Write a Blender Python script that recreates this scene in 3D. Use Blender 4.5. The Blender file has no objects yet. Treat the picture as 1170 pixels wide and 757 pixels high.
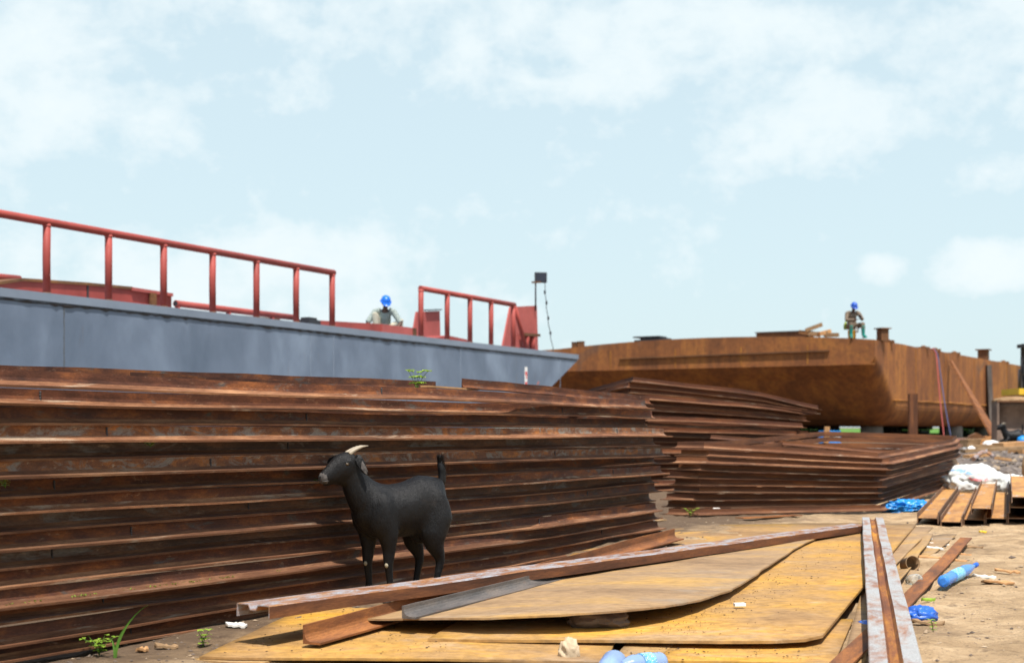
import bpy, bmesh, math, random
from mathutils import Vector, Matrix, noise
R = math.radians
rnd = random.Random(7)
SC = bpy.context.scene
COL = SC.collection
F, CX, HY, H = 1625.0, 585.0, 488.0, 0.95      # focal length in photo pixels, centre column, horizon row, eye height

def V(*a): return Vector(a)
def at(px, py, z=0.0):
    y = (H - z) * F / (py - HY)
    return V((px - CX) * y / F, y, z)
def atY(px, py, y):
    return V((px - CX) * y / F, y, H + (HY - py) * y / F)
def fbm(p, sc=1.0, o=4):
    return noise.fractal(Vector(p) * sc, 1.0, 2.0, o)
def lerp(a, b, t): return a + (b - a) * t
def sstep(a, b, x):
    t = max(0, min(1, (x - a) / (b - a))); return t * t * (3 - 2 * t)

# ---------------------------------------------------------------- objects
def tag(o, label=None, cat=None, group=None, kind=None):
    if label: o['label'] = label
    if cat: o['category'] = cat
    if group: o['group'] = group
    if kind: o['kind'] = kind
    return o
def empty(name, loc, label=None, cat=None, group=None):
    o = bpy.data.objects.new(name, None); COL.objects.link(o)
    o.location = loc; o.empty_display_size = 0.1
    return tag(o, label, cat, group)
def copy_tree(o, parent=None):
    c = o.copy(); COL.objects.link(c); c.parent = parent
    for ch in list(o.children): copy_tree(ch, c)
    return c

class MB:
    def __init__(s): s.v = []; s.f = []; s.u = []; s.sm = []; s.mi = []
    def face(s, idx, uv=None, sm=False, mi=0):
        s.f.append(tuple(idx)); s.u.append(uv); s.sm.append(sm); s.mi.append(mi)
    def add(s, pts):
        n = len(s.v); s.v.extend(Vector(p) for p in pts); return n
    def box(s, c, size, rot=None, mi=0, taper=1.0):
        c = Vector(c); x, y, z = (q / 2 for q in size)
        P = [V(-x,-y,-z),V(x,-y,-z),V(x,y,-z),V(-x,y,-z),V(-x*taper,-y*taper,z),V(x*taper,-y*taper,z),V(x*taper,y*taper,z),V(-x*taper,y*taper,z)]
        if rot is not None: P = [rot @ p for p in P]
        n = s.add([c + p for p in P])
        for q, (a, b) in (((0,3,2,1),(0,1)),((4,5,6,7),(0,1)),((0,1,5,4),(0,2)),((1,2,6,5),(1,2)),((2,3,7,6),(0,2)),((3,0,4,7),(1,2))):
            L = (2*x, 2*y, 2*z)
            s.face([n+i for i in q], [(0,0),(L[a],0),(L[a],L[b]),(0,L[b])], mi=mi)
        return s
    def beam(s, p, q, w, h, mi=0, roll=0.0):
        """box bar from p to q, w wide, h high"""
        p, q = Vector(p), Vector(q)
        return s.sweep([p, q], [(-w/2,-h/2),(w/2,-h/2),(w/2,h/2),(-w/2,h/2)], mi=mi, roll=roll)
    def sweep(s, path, prof, closed=False, cap=True, sm=False, mi=0, roll=0.0, scale=None, pclosed=True, lips=False):
        path = [Vector(p) for p in path]; N = len(path); M = len(prof); up = V(0,0,1)
        rings = []; Ls = [0.0]
        for i in range(1, N + (1 if closed else 0)): Ls.append(Ls[-1] + (path[i % N] - path[i-1]).length)
        cr, sr = math.cos(roll), math.sin(roll)
        for i in range(N):
            if closed: a, b = path[i] - path[i-1], path[(i+1) % N] - path[i]
            else:
                a = path[i] - path[i-1] if i else path[1] - path[0]
                b = path[i+1] - path[i] if i < N-1 else a
            a, b = a.normalized(), b.normalized()
            def side(t):
                q = t.cross(up)
                return q.normalized() if q.length > 1e-4 else V(1,0,0)
            sa, sb = side(a), side(b); m = (sa + sb).normalized(); k = min(2.0, 1 / max(.3, m.dot(sa)))
            t = (a + b).normalized(); uu = m.cross(t).normalized(); sc = scale[i] if scale else 1.0
            rings.append(s.add([path[i] + m * ((x*cr - y*sr) * k * sc) + uu * ((x*sr + y*cr) * sc) for x, y in prof]))
        per = [0.0]
        for j in range(M): per.append(per[-1] + math.hypot(prof[(j+1) % M][0]-prof[j][0], prof[(j+1) % M][1]-prof[j][1]))
        for i in range(N if closed else N-1):
            A, B = rings[i], rings[(i+1) % N]; u0, u1 = Ls[i], Ls[i+1]
            for j in range(M if pclosed else M-1):
                k = (j+1) % M
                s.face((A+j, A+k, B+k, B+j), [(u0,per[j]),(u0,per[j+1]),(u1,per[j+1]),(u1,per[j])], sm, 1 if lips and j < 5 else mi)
        if cap and not closed:
            s.face([rings[0]+j for j in range(M)][::-1], [prof[j] for j in range(M)][::-1], False, mi)
            s.face([rings[-1]+j for j in range(M)], [prof[j] for j in range(M)], False, mi)
        return s
    def tube(s, path, rad, n=10, mi=0, sm=True, cap=True):
        """round tube; rad a number or one (rx, ry) / number per point"""
        path = [Vector(p) for p in path]; N = len(path)
        rr = [rad] * N if isinstance(rad, (int, float)) else list(rad)
        t0 = (path[1] - path[0]).normalized()
        ref = V(0,0,1) if abs(t0.z) < .9 else V(1,0,0)
        sd = t0.cross(ref).normalized(); L = 0; rings = []; Ls = []
        for i in range(N):
            if i: L += (path[i] - path[i-1]).length
            Ls.append(L)
            t = ((path[min(i+1,N-1)] - path[max(i-1,0)])).normalized()
            sd = (sd - t * sd.dot(t)).normalized(); u2 = t.cross(sd)
            r = rr[i]; rx, ry = (r, r) if isinstance(r, (int, float)) else r
            rings.append(s.add([path[i] + sd * (math.cos(2*math.pi*k/n) * rx) + u2 * (math.sin(2*math.pi*k/n) * ry) for k in range(n)]))
        for i in range(N-1):
            for k in range(n):
                q = (k+1) % n; c = 2*math.pi*max(rr[0] if isinstance(rr[0], (int,float)) else rr[0][0], .001)/n
                s.face((rings[i]+k, rings[i]+q, rings[i+1]+q, rings[i+1]+k), [(Ls[i],k*c),(Ls[i],(k+1)*c),(Ls[i+1],(k+1)*c),(Ls[i+1],k*c)], sm, mi)
        if cap:
            s.face([rings[0]+k for k in range(n)][::-1], None, False, mi); s.face([rings[-1]+k for k in range(n)], None, False, mi)
        return s
    def ball(s, c, r, seg=14, ring=9, rot=None, mi=0):
        c = Vector(c); r = (r,)*3 if isinstance(r, (int,float)) else r; rows = []
        for i in range(ring+1):
            a = math.pi * i / ring; pts = []
            for k in range(1 if i in (0, ring) else seg):
                b = 2*math.pi*k/seg; p = V(r[0]*math.sin(a)*math.cos(b), r[1]*math.sin(a)*math.sin(b), r[2]*math.cos(a))
                pts.append(c + (rot @ p if rot is not None else p))
            rows.append((s.add(pts), len(pts)))
        for i in range(ring):
            (A, na), (B, nb) = rows[i], rows[i+1]
            for k in range(seg):
                q = (k+1) % seg
                if na == 1: s.face((A, B+k, B+q), None, True, mi)
                elif nb == 1: s.face((A+k, B, A+q), None, True, mi)
                else: s.face((A+k, B+k, B+q, A+q), None, True, mi)
        return s
    def lathe(s, prof, o=(0,0,0), rot=None, n=20, mi=0, sm=True):
        o = Vector(o); rows = []
        for r, z in prof:
            pts = [V(r*math.cos(2*math.pi*k/n), r*math.sin(2*math.pi*k/n), z) for k in range(n)]
            rows.append(s.add([o + (rot @ p if rot is not None else p) for p in pts]))
        for i in range(len(rows)-1):
            for k in range(n):
                q = (k+1) % n; s.face((rows[i]+k, rows[i]+q, rows[i+1]+q, rows[i+1]+k), None, sm, mi)
        s.face([rows[0]+k for k in range(n)][::-1], None, False, mi); s.face([rows[-1]+k for k in range(n)], None, False, mi)
        return s
    def prism(s, pts, d, mi=0):
        """polygon pts (3D, planar-ish) pushed by vector d"""
        pts = [Vector(p) for p in pts]; n = len(pts); d = Vector(d)
        A = s.add(pts); B = s.add([p + d for p in pts])
        s.face([A+i for i in range(n)][::-1], None, False, mi); s.face([B+i for i in range(n)], None, False, mi)
        for i in range(n):
            j = (i+1) % n; s.face((A+i, A+j, B+j, B+i), None, False, mi)
        return s
    def sheet(s, rows, th, mi=0, sm=True, off=None):
        """thick sheet over a grid of points rows[i][j]; th along -Z (or -off)"""
        off = off or V(0,0,-th); n, m = len(rows), len(rows[0])
        A = s.add([p for r in rows for p in r]); B = s.add([p + off for r in rows for p in r])
        for i in range(n-1):
            for j in range(m-1):
                q = (i*m+j, i*m+j+1, (i+1)*m+j+1, (i+1)*m+j)
                s.face([A+k for k in q], None, sm, mi); s.face([B+k for k in q][::-1], None, sm, mi)
        edge = [(0,j) for j in range(m)] + [(i,m-1) for i in range(1,n)] + [(n-1,j) for j in range(m-2,-1,-1)] + [(i,0) for i in range(n-2,0,-1)]
        for k in range(len(edge)):
            a = edge[k][0]*m+edge[k][1]; e2 = edge[(k+1) % len(edge)]; b = e2[0]*m+e2[1]
            s.face((A+b, A+a, B+a, B+b), None, False, mi)
        return s
    def build(s, name, mats, parent=None, label=None, cat=None, group=None, kind=None, org=None, fix=True, bevel=0):
        me = bpy.data.meshes.new(name)
        if parent is not None:
            org = Vector((0,0,0)); p = parent
            while p is not None: org = org + p.location; p = p.parent
        elif org is None:
            lo = [min(v[i] for v in s.v) for i in range(3)]; hi = [max(v[i] for v in s.v) for i in range(3)]
            org = V((lo[0]+hi[0])/2, (lo[1]+hi[1])/2, lo[2])
        org = Vector(org)
        me.from_pydata([tuple(v - org) for v in s.v], [], s.f)
        ul = me.uv_layers.new(name='UVMap')
        for p, uv, sm, mi in zip(me.polygons, s.u, s.sm, s.mi):
            p.use_smooth = sm; p.material_index = mi
            for k, li in enumerate(p.loop_indices):
                if uv: ul.data[li].uv = uv[k]
                else:
                    c = me.vertices[me.loops[li].vertex_index].co; nn = p.normal
                    ul.data[li].uv = (c.x, c.y) if abs(nn.z) > .7 else ((c.y, c.z) if abs(nn.x) > abs(nn.y) else (c.x, c.z))
        if fix:
            bm = bmesh.new(); bm.from_mesh(me); bmesh.ops.recalc_face_normals(bm, faces=bm.faces); bm.to_mesh(me); bm.free()
        for m in (mats if isinstance(mats, (list, tuple)) else [mats]): me.materials.append(m)
        o = bpy.data.objects.new(name, me); COL.objects.link(o)
        if parent is not None: o.parent = parent
        else: o.location = org
        if bevel:
            b = o.modifiers.new('bevel', 'BEVEL'); b.width = bevel; b.segments = 2; b.limit_method = 'ANGLE'
        return tag(o, label, cat, group, kind)

def fuse(mb, name, mat, parent, voxel=.01, smooth=6, fac=.5):
    """melt all pieces of mb into one continuous smooth surface"""
    o = mb.build(name, mat, parent)
    m = o.modifiers.new('r', 'REMESH'); m.mode = 'VOXEL'; m.voxel_size = voxel; m.use_smooth_shade = True
    if smooth:
        k = o.modifiers.new('s', 'SMOOTH'); k.iterations = smooth; k.factor = fac
    dg = bpy.context.evaluated_depsgraph_get(); dg.update()
    me = bpy.data.meshes.new_from_object(o.evaluated_get(dg))
    o.modifiers.clear(); o.data = me
    for p in me.polygons: p.use_smooth = True
    if not me.materials: me.materials.append(mat)
    return o

# ---------------------------------------------------------------- materials
class NT:
    def __init__(s, name):
        s.m = bpy.data.materials.new(name); s.m.use_nodes = True; s.t = s.m.node_tree; s.t.nodes.clear()
        s.out = s.n('ShaderNodeOutputMaterial'); s.b = s.n('ShaderNodeBsdfPrincipled'); s.l(s.b.outputs[0], s.out.inputs[0])
        s.tc = s.n('ShaderNodeTexCoord'); s.oi = s.n('ShaderNodeObjectInfo')
    def n(s, ty, **k):
        x = s.t.nodes.new(ty)
        for a, b in k.items(): setattr(x, a, b)
        return x
    def l(s, a, b): s.t.links.new(a, b)
    def setv(s, sock, v):
        if isinstance(v, bpy.types.NodeSocket): s.l(v, sock)
        else: sock.default_value = v if not (isinstance(v, tuple) and len(v) == 3 and sock.type == 'RGBA') else (*v, 1)
    def coord(s, kind='Object', scale=(1,1,1), rnd=True):
        mp = s.n('ShaderNodeMapping'); mp.inputs['Scale'].default_value = scale
        src = s.tc.outputs[kind]
        if rnd:
            mu = s.n('ShaderNodeVectorMath', operation='MULTIPLY_ADD'); c = s.n('ShaderNodeCombineXYZ')
            for i in range(3): s.l(s.oi.outputs['Random'], c.inputs[i])
            mu.inputs[1].default_value = (37, 53, 71)
            s.l(c.outputs[0], mu.inputs[0]); s.l(src, mu.inputs[2]); src = mu.outputs[0]
        s.l(src, mp.inputs[0]); return mp.outputs[0]
    def noise(s, vec, scale, det=6, rough=.6, dist=0.0):
        x = s.n('ShaderNodeTexNoise'); s.l(vec, x.inputs['Vector'])
        x.inputs['Scale'].default_value = scale; x.inputs['Detail'].default_value = det
        x.inputs['Roughness'].default_value = rough; x.inputs['Distortion'].default_value = dist
        return x.outputs[0]
    def ramp(s, fac, stops, interp='LINEAR'):
        x = s.n('ShaderNodeValToRGB'); x.color_ramp.interpolation = interp; e = x.color_ramp.elements
        while len(e) < len(stops): e.new(.5)
        for q, (p, c) in zip(e, stops):
            q.position = p; q.color = (*c, 1) if isinstance(c, tuple) else (c, c, c, 1)
        s.l(fac, x.inputs[0]); return x.outputs[0]
    def mix(s, fac, a, b, mode='MIX'):
        x = s.n('ShaderNodeMix', data_type='RGBA', blend_type=mode)
        s.setv(x.inputs[0], fac); s.setv(x.inputs[6], a); s.setv(x.inputs[7], b); return x.outputs[2]
    def math(s, op, a, b=0.0):
        x = s.n('ShaderNodeMath', operation=op); s.setv(x.inputs[0], a); s.setv(x.inputs[1], b); return x.outputs[0]
    def bump(s, h, st=.3, d=.01):
        x = s.n('ShaderNodeBump'); x.inputs['Strength'].default_value = st; x.inputs['Distance'].default_value = d
        s.l(h, x.inputs['Height']); s.l(x.outputs[0], s.b.inputs['Normal'])
    def fin(s, col, rough=.8, metal=0.0, spec=.3):
        s.setv(s.b.inputs['Base Color'], col); s.setv(s.b.inputs['Roughness'], rough)
        s.b.inputs['Metallic'].default_value = metal; s.b.inputs['Specular IOR Level'].default_value = spec
        return s.m

def rust(name, dark, mid, hot, grey=None, gamt=.55, coord='UV', st=(1,1,1), sc=3.0, var=.35, rough=.8, pale=None, spec=.25, gw=.09, pos=(.34,.50,.66)):
    n = NT(name); c = n.coord(coord, st)
    a = n.noise(c, sc, 9, .68, .3); b = n.noise(c, sc*.35, 4, .6); d = n.noise(c, sc*14, 5, .7)
    f = n.math('ADD', n.math('MULTIPLY', a, .62), n.math('MULTIPLY', b, .38))
    col = n.ramp(f, [(pos[0], dark), (pos[1], mid), (pos[2], hot)])
    if grey:
        g = n.noise(c, sc*.8, 8, .7, .6)
        col = n.mix(n.ramp(g, [(gamt, 0.0), (gamt+gw, 1.0)]), col, grey)
    if pale:
        g = n.noise(c, sc*2.3, 8, .75)
        col = n.mix(n.ramp(g, [(.60, 0.0), (.70, .8)]), col, pale)
    col = n.mix(n.ramp(d, [(.35, .75), (.6, 0.0)]), col, n.mix(.5, col, tuple(q*.25 for q in dark)))
    hv = n.n('ShaderNodeHueSaturation'); n.l(col, hv.inputs['Color'])
    n.l(n.math('ADD', n.math('MULTIPLY', n.oi.outputs['Random'], var), 1 - var/2), hv.inputs['Value'])
    n.bump(n.math('ADD', n.math('MULTIPLY', a, .6), n.math('MULTIPLY', d, .4)), .35, .006)
    return n.fin(hv.outputs[0], n.ramp(a, [(.3, rough-.15), (.7, min(1, rough+.1))]), 0, spec)

def paint(name, col, amt=.18, sc=1.0, rough=.5, spec=.4, coord='Object', chips=None, chip=.68, st=(1,1,1), bump=.1):
    n = NT(name); c = n.coord(coord, st)
    a = n.noise(c, sc, 6, .6); d = n.noise(c, sc*9, 7, .7)
    k = n.mix(n.ramp(a, [(.3, 0.0), (.7, 1.0)]), tuple(q*(1-amt) for q in col), tuple(min(1, q*(1+amt)) for q in col))
    if chips: k = n.mix(n.ramp(d, [(chip, 0.0), (chip+.04, 1.0)]), k, chips)
    n.bump(d, bump, .004)
    return n.fin(k, n.ramp(d, [(.3, max(.05, rough-.1)), (.7, min(1, rough+.15))]), 0, spec)
# ---------------------------------------------------------------- palette
M = {}
M['lip'] = rust('sunlit_flange_rust', (.05,.022,.012), (.165,.070,.033), (.37,.19,.095), grey=(.31,.225,.155), gamt=.57, st=(.7,5,5), sc=2.6, var=.7)  # paler tan rust: sunlight on the flange lips painted into the colour
M['frame'] = rust('frame_rust', (.030,.013,.009), (.105,.039,.021), (.30,.105,.032), grey=(.090,.078,.068), gamt=.57, st=(1.5,4.5,4.5), sc=2.8, var=.6, pale=(.34,.22,.14))
M['frame_scaly'] = rust('scaly_frame_rust', (.050,.024,.015), (.17,.070,.032), (.44,.165,.040), grey=(.21,.175,.14), gamt=.50, st=(2.4,5,5), sc=3.4, var=.2, pale=(.50,.38,.24))
M['frame_grey'] = rust('grey_brown_frame_rust', (.040,.026,.020), (.105,.062,.044), (.24,.115,.060), grey=(.16,.145,.13), gamt=.53, st=(1.2,4.5,4.5), sc=2.6, var=.3, pale=(.34,.25,.18))
M['frame_dull'] = rust('dull_frame_rust', (.034,.015,.010), (.125,.044,.021), (.27,.095,.032), grey=(.10,.075,.06), gamt=.64, st=(.55,6,6), sc=2.4, var=.5)
M['frame_brown'] = rust('brown_frame_rust', (.040,.018,.011), (.140,.055,.026), (.30,.115,.040), grey=(.12,.10,.08), gamt=.64, st=(.6,6,6), sc=2.4, var=.4)
M['bar'] = rust('bar_rust', (.07,.032,.017), (.22,.085,.032), (.42,.165,.045), grey=(.16,.13,.11), gamt=.64, st=(.8,5,5), sc=3, var=.3)
M['plate'] = rust('plate_rust', (.15,.072,.028), (.385,.222,.085), (.64,.33,.03), grey=(.36,.25,.155), gamt=.55, gw=.16, coord='Object', st=(1.0,1.15,1), sc=1.25, var=.10, rough=.75, pale=(.54,.38,.21), pos=(.30,.48,.68))
M['plate_brown'] = rust('brown_plate_rust', (.15,.082,.038), (.37,.235,.12), (.57,.325,.07), grey=(.31,.235,.165), gamt=.53, gw=.15, coord='Object', st=(.75,1.5,1), sc=1.5, var=.12, rough=.75, pos=(.31,.48,.70))
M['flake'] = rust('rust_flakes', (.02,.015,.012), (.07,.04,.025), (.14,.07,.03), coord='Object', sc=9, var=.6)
M['galv'] = rust('worn_channel', (.12,.05,.03), (.31,.14,.065), (.46,.24,.09), grey=(.37,.375,.40), gamt=.44, gw=.16, st=(1.6,5,5), sc=3.0, var=.05, rough=.6)
M['galv_pale'] = rust('pale_worn_channel', (.17,.075,.045), (.30,.15,.09), (.42,.27,.18), grey=(.37,.37,.36), gamt=.375, gw=.17, st=(1.4,4,4), sc=3.2, var=.05, rough=.6)
M['groove'] = rust('groove_rust', (.085,.032,.018), (.22,.082,.032), (.55,.25,.035), grey=(.34,.27,.24), gamt=.63, st=(1.0,6,6), sc=2.0, var=.05)
M['mill'] = rust('mill_steel', (.05,.045,.042), (.12,.105,.095), (.20,.16,.13), grey=(.22,.10,.05), gamt=.62, st=(1,5,5), sc=3, var=.1, rough=.55)
def hull_rust():
    n = NT('hull_rust'); c = n.coord('Object', (.5,.5,.5), False); v = n.coord('Object', (1.6,1.6,.16), False)
    a = n.noise(c, 1.1, 8, .65, .4); s = n.noise(v, 1.6, 6, .65); d = n.noise(c, 12, 6, .7); g = n.noise(c, .9, 7, .7, .8)
    f = n.math('ADD', n.math('MULTIPLY', a, .55), n.math('MULTIPLY', s, .45))
    col = n.ramp(f, [(.33, (.12,.047,.022)), (.49, (.245,.092,.031)), (.64, (.40,.162,.038))])
    col = n.mix(n.ramp(g, [(.61, 0.0), (.70, .6)]), col, (.10,.075,.062))
    col = n.mix(n.ramp(d, [(.3, .5), (.55, 0.0)]), col, (.07,.035,.02))
    n.bump(n.math('ADD', a, d), .25, .01); return n.fin(col, .8, 0, .25)
M['hull'] = hull_rust()
def rake_rust():
    n = NT('dark_hull_rust'); c = n.coord('Object', (.5,.5,.5), False)
    a = n.noise(c, 1.6, 8, .68, .6); d = n.noise(c, 12, 6, .7)
    col = n.ramp(a, [(.36, (.030,.022,.018)), (.50, (.085,.040,.022)), (.66, (.19,.078,.026))])
    n.bump(n.math('ADD', a, d), .25, .01); return n.fin(col, .8, 0, .25)
M['rake'] = rake_rust()
M['hull_line'] = rust('hull_line_rust', (.22,.085,.025), (.34,.14,.03), (.46,.21,.04), coord='Object', sc=1.5, var=0)
def hull_grey():
    n = NT('grey_hull_paint'); c = n.coord('Object', (1,1,1), False); v = n.coord('Object', (1,1,.7), False)
    a = n.noise(v, .5, 4, .55, .8); b = n.noise(v, 1.3, 4, .5); d = n.noise(c, 26, 6, .75); e = n.noise(n.coord('Object', (2,2,.35), False), 1.6, 6, .7)
    f = n.math('ADD', n.math('MULTIPLY', a, .6), n.math('MULTIPLY', b, .4))
    col = n.ramp(f, [(.36, (.105,.140,.195)), (.5, (.145,.185,.250)), (.64, (.215,.270,.350))])
    col = n.mix(n.ramp(e, [(.64, 0.0), (.80, .25)]), col, (.28,.31,.34))
    rs_ = n.noise(n.coord('Object', (2.2,2.2,.22), False), 3.1, 6, .7); rb = n.noise(c, .45, 3, .5)
    col = n.mix(n.math('MULTIPLY', n.ramp(rs_, [(.61, 0.0), (.72, .8)]), n.ramp(rb, [(.5, 0.0), (.62, 1.0)])), col, (.16,.115,.085))
    col = n.mix(n.ramp(d, [(.27, .7), (.32, 0.0)]), col, (.06,.06,.07))
    n.bump(n.math('ADD', f, n.math('MULTIPLY', d, .05)), .40, .10); return n.fin(col, n.ramp(a, [(.3,.42),(.7,.6)]), 0, .4)
M['grey'] = hull_grey()
M['grey_light'] = paint('grey_sheer_paint', (.20,.24,.30), .12, 1.2, .5, .4, bump=.05)
M['weld'] = paint('weld_bead', (.10,.11,.12), .4, 30, .5, .4)
M['weld_dark'] = paint('dark_weld_bead', (.035,.03,.03), .5, 30, .5, .4)
M['red'] = paint('red_oxide_paint', (.315,.058,.046), .22, 1.8, .6, .3, chips=(.13,.055,.035), chip=.66)
M['red_light'] = paint('faded_red_paint', (.39,.092,.078), .18, 1.4, .6, .3, chips=(.30,.12,.09), chip=.70)
M['deck'] = rust('deck_rust', (.07,.035,.02), (.16,.075,.035), (.28,.12,.04), coord='Object', sc=1.2, var=0)
M['wood'] = paint('weathered_wood', (.27,.17,.09), .35, 6, .8, .2, st=(.3,4,4))
M['wood_warm'] = paint('fresh_wood', (.46,.25,.11), .3, 5, .75, .2)
M['concrete'] = paint('concrete', (.20,.175,.15), .2, 3, .9, .2, bump=.3)
M['dark'] = paint('dark_metal', (.025,.025,.03), .3, 6, .5, .4)
M['black_glass'] = paint('lamp_glass', (.02,.022,.035), .2, 4, .12, .5)
M['rubber_red'] = paint('red_hose', (.30,.04,.035), .1, 6, .5); M['rubber_blue'] = paint('blue_hose', (.03,.045,.13), .1, 6, .5)
M['yellow'] = paint('yellow_paint', (.66,.42,.025), .12, 3, .45, .4, chips=(.2,.13,.06), chip=.68)
M['blade'] = paint('worn_blade', (.15,.105,.08), .35, 2.2, .7, .3, chips=(.26,.19,.15), chip=.58)
M['rock'] = paint('rock', (.13,.10,.08), .45, 7, .9, .2, bump=.6)
M['white'] = paint('white_paint', (.80,.79,.76), .06, 4, .6)
M['scrap_white'] = paint('white_scrap', (.66,.63,.57), .15, 9, .7)
M['mark_red'] = paint('red_mark', (.62,.03,.025), .1, 9, .6)
M['mark_blue'] = paint('blue_print', (.25,.42,.68), .35, 14, .7); M['mark_pink'] = paint('red_print', (.75,.22,.22), .3, 14, .7)
M['sack'] = paint('woven_sack', (.60,.61,.58), .14, 5, .75, .25, bump=.3)
M['card'] = paint('cardboard', (.52,.36,.24), .15, 6, .85, .2)
M['tarp'] = paint('blue_tarp', (.012,.22,.58), .3, 6, .35, .5, bump=.3)
M['bag_blue'] = paint('blue_bag', (.02,.10,.45), .5, 10, .25, .5, bump=.4)
M['cap_blue'] = paint('blue_cap', (.01,.10,.55), .1, 9, .4)
M['label'] = paint('bottle_label', (.10,.42,.72), .5, 24, .5, .4, chips=(.85,.85,.85), chip=.55)
M['horn'] = paint('horn', (.33,.275,.20), .22, 30, .5, .4)
M['hoof'] = paint('hoof', (.05,.045,.04), .3, 20, .6)
M['eye'] = paint('amber_eye', (.05,.030,.012), .2, 80, .12, .6)
M['skin'] = paint('brown_skin', (.085,.045,.030), .15, 9, .5, .4)
M['helmet'] = paint('blue_helmet', (.005,.135,.62), .06, 4, .3, .5, bump=.02)
M['helmet_dark'] = paint('dark_blue_helmet', (.012,.075,.42), .10, 4, .35, .5, bump=.02)
M['cream'] = paint('cream_cloth', (.66,.60,.46), .12, 12, .9, .1)
M['khaki'] = paint('brown_workwear', (.17,.13,.095), .25, 14, .9, .1)
M['hivis'] = paint('hi_vis_cloth', (.26,.33,.06), .15, 12, .8, .1)
M['boot'] = paint('green_rubber', (.01,.21,.17), .12, 9, .4, .4)
M['dark_boot'] = paint('dark_boot', (.03,.025,.02), .2, 9, .6)
M['bucket'] = paint('yellow_plastic', (.62,.33,.02), .1, 6, .45)
M['phone'] = paint('dark_phone', (.015,.016,.02), .1, 6, .25)
M['white_cloth'] = paint('white_cloth', (.66,.68,.66), .1, 12, .9, .1)
def checks():
    n = NT('checked_shirt'); c = n.coord('Object', (1,1,1), False)
    w1 = n.n('ShaderNodeTexWave', wave_type='BANDS', bands_direction='X'); w2 = n.n('ShaderNodeTexWave', wave_type='BANDS', bands_direction='Z')
    for w in (w1, w2):
        n.l(c, w.inputs[0]); w.inputs['Scale'].default_value = 9; w.inputs['Distortion'].default_value = .6; w.inputs['Detail'].default_value = 1
    k = n.math('MULTIPLY', n.math('ADD', w1.outputs[1], w2.outputs[1]), .5)
    return n.fin(n.ramp(k, [(.25, (.10,.15,.15)), (.5, (.22,.27,.25)), (.8, (.48,.50,.45))]), .9, 0, .1)
M['checks'] = checks()
def fur():
    n = NT('black_goat_fur'); c = n.coord('Object', (1,1,1), False); v = n.coord('Object', (1.3,1.3,.4), False)
    a = n.noise(c, 5.0, 5, .6); h = n.noise(v, 130, 5, .75); h2 = n.noise(v, 42, 4, .6)
    col = n.ramp(a, [(.35, (.0028,.0027,.0030)), (.60, (.0050,.0045,.0044)), (.76, (.020,.0145,.011))])
    col = n.mix(n.ramp(h, [(.52, 0.0), (.80, .3)]), col, (.010,.009,.0085))
    m3 = n.noise(n.coord('Object', (1,1,.55), False), 15, 4, .55)
    n.bump(n.math('ADD', n.math('MULTIPLY', m3, 1.1), n.math('ADD', n.math('MULTIPLY', h, .6), n.math('MULTIPLY', h2, .5))), .55, .013)
    n.b.inputs['Sheen Weight'].default_value = .02; n.b.inputs['Sheen Roughness'].default_value = .4
    return n.fin(col, n.ramp(h2, [(.3, .40), (.7, .58)]), 0, .26)
M['fur'] = fur()
M['fur_grey'] = paint('grizzled_fur', (.085,.076,.070), .6, 40, .8, .2, bump=.3)
M['callus'] = paint('bare_knee', (.30,.26,.18), .3, 30, .8)
def leafm(name, c1, c2):
    n = NT(name); c = n.coord('Object')
    a = n.noise(c, 9, 3, .5); n.b.inputs['Subsurface Weight'].default_value = 0
    col = n.mix(n.ramp(a, [(.35, 0.0), (.65, 1.0)]), c1, c2)
    tr = n.n('ShaderNodeBsdfTranslucent'); n.setv(tr.inputs[0], c2); mx = n.n('ShaderNodeMixShader'); mx.inputs[0].default_value = .35
    n.fin(col, .5, 0, .35); n.l(n.b.outputs[0], mx.inputs[1]); n.l(tr.outputs[0], mx.inputs[2]); n.l(mx.outputs[0], n.out.inputs[0])
    return n.m
M['leaf'] = leafm('young_leaf', (.22,.36,.035), (.38,.54,.07)); M['grassleaf'] = leafm('grass_blade', (.07,.17,.02), (.14,.28,.04))
M['moss'] = leafm('moss', (.14,.20,.03), (.26,.32,.05))
def plastic(name, col, rough=.15, trans=.75):
    n = NT(name); n.b.inputs['Transmission Weight'].default_value = trans; n.b.inputs['IOR'].default_value = 1.25
    n.bump(n.noise(n.coord('Object'), 40, 3, .6), .25, .01); return n.fin(col, rough, 0, .5)
M['pet_blue'] = plastic('blue_bottle_plastic', (.10,.36,.86), .2, .45); M['pet_pale'] = plastic('pale_bottle_plastic', (.40,.56,.85), .2, .5)
M['clear'] = plastic('clear_plastic', (.80,.78,.70), .12, .7)
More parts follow.
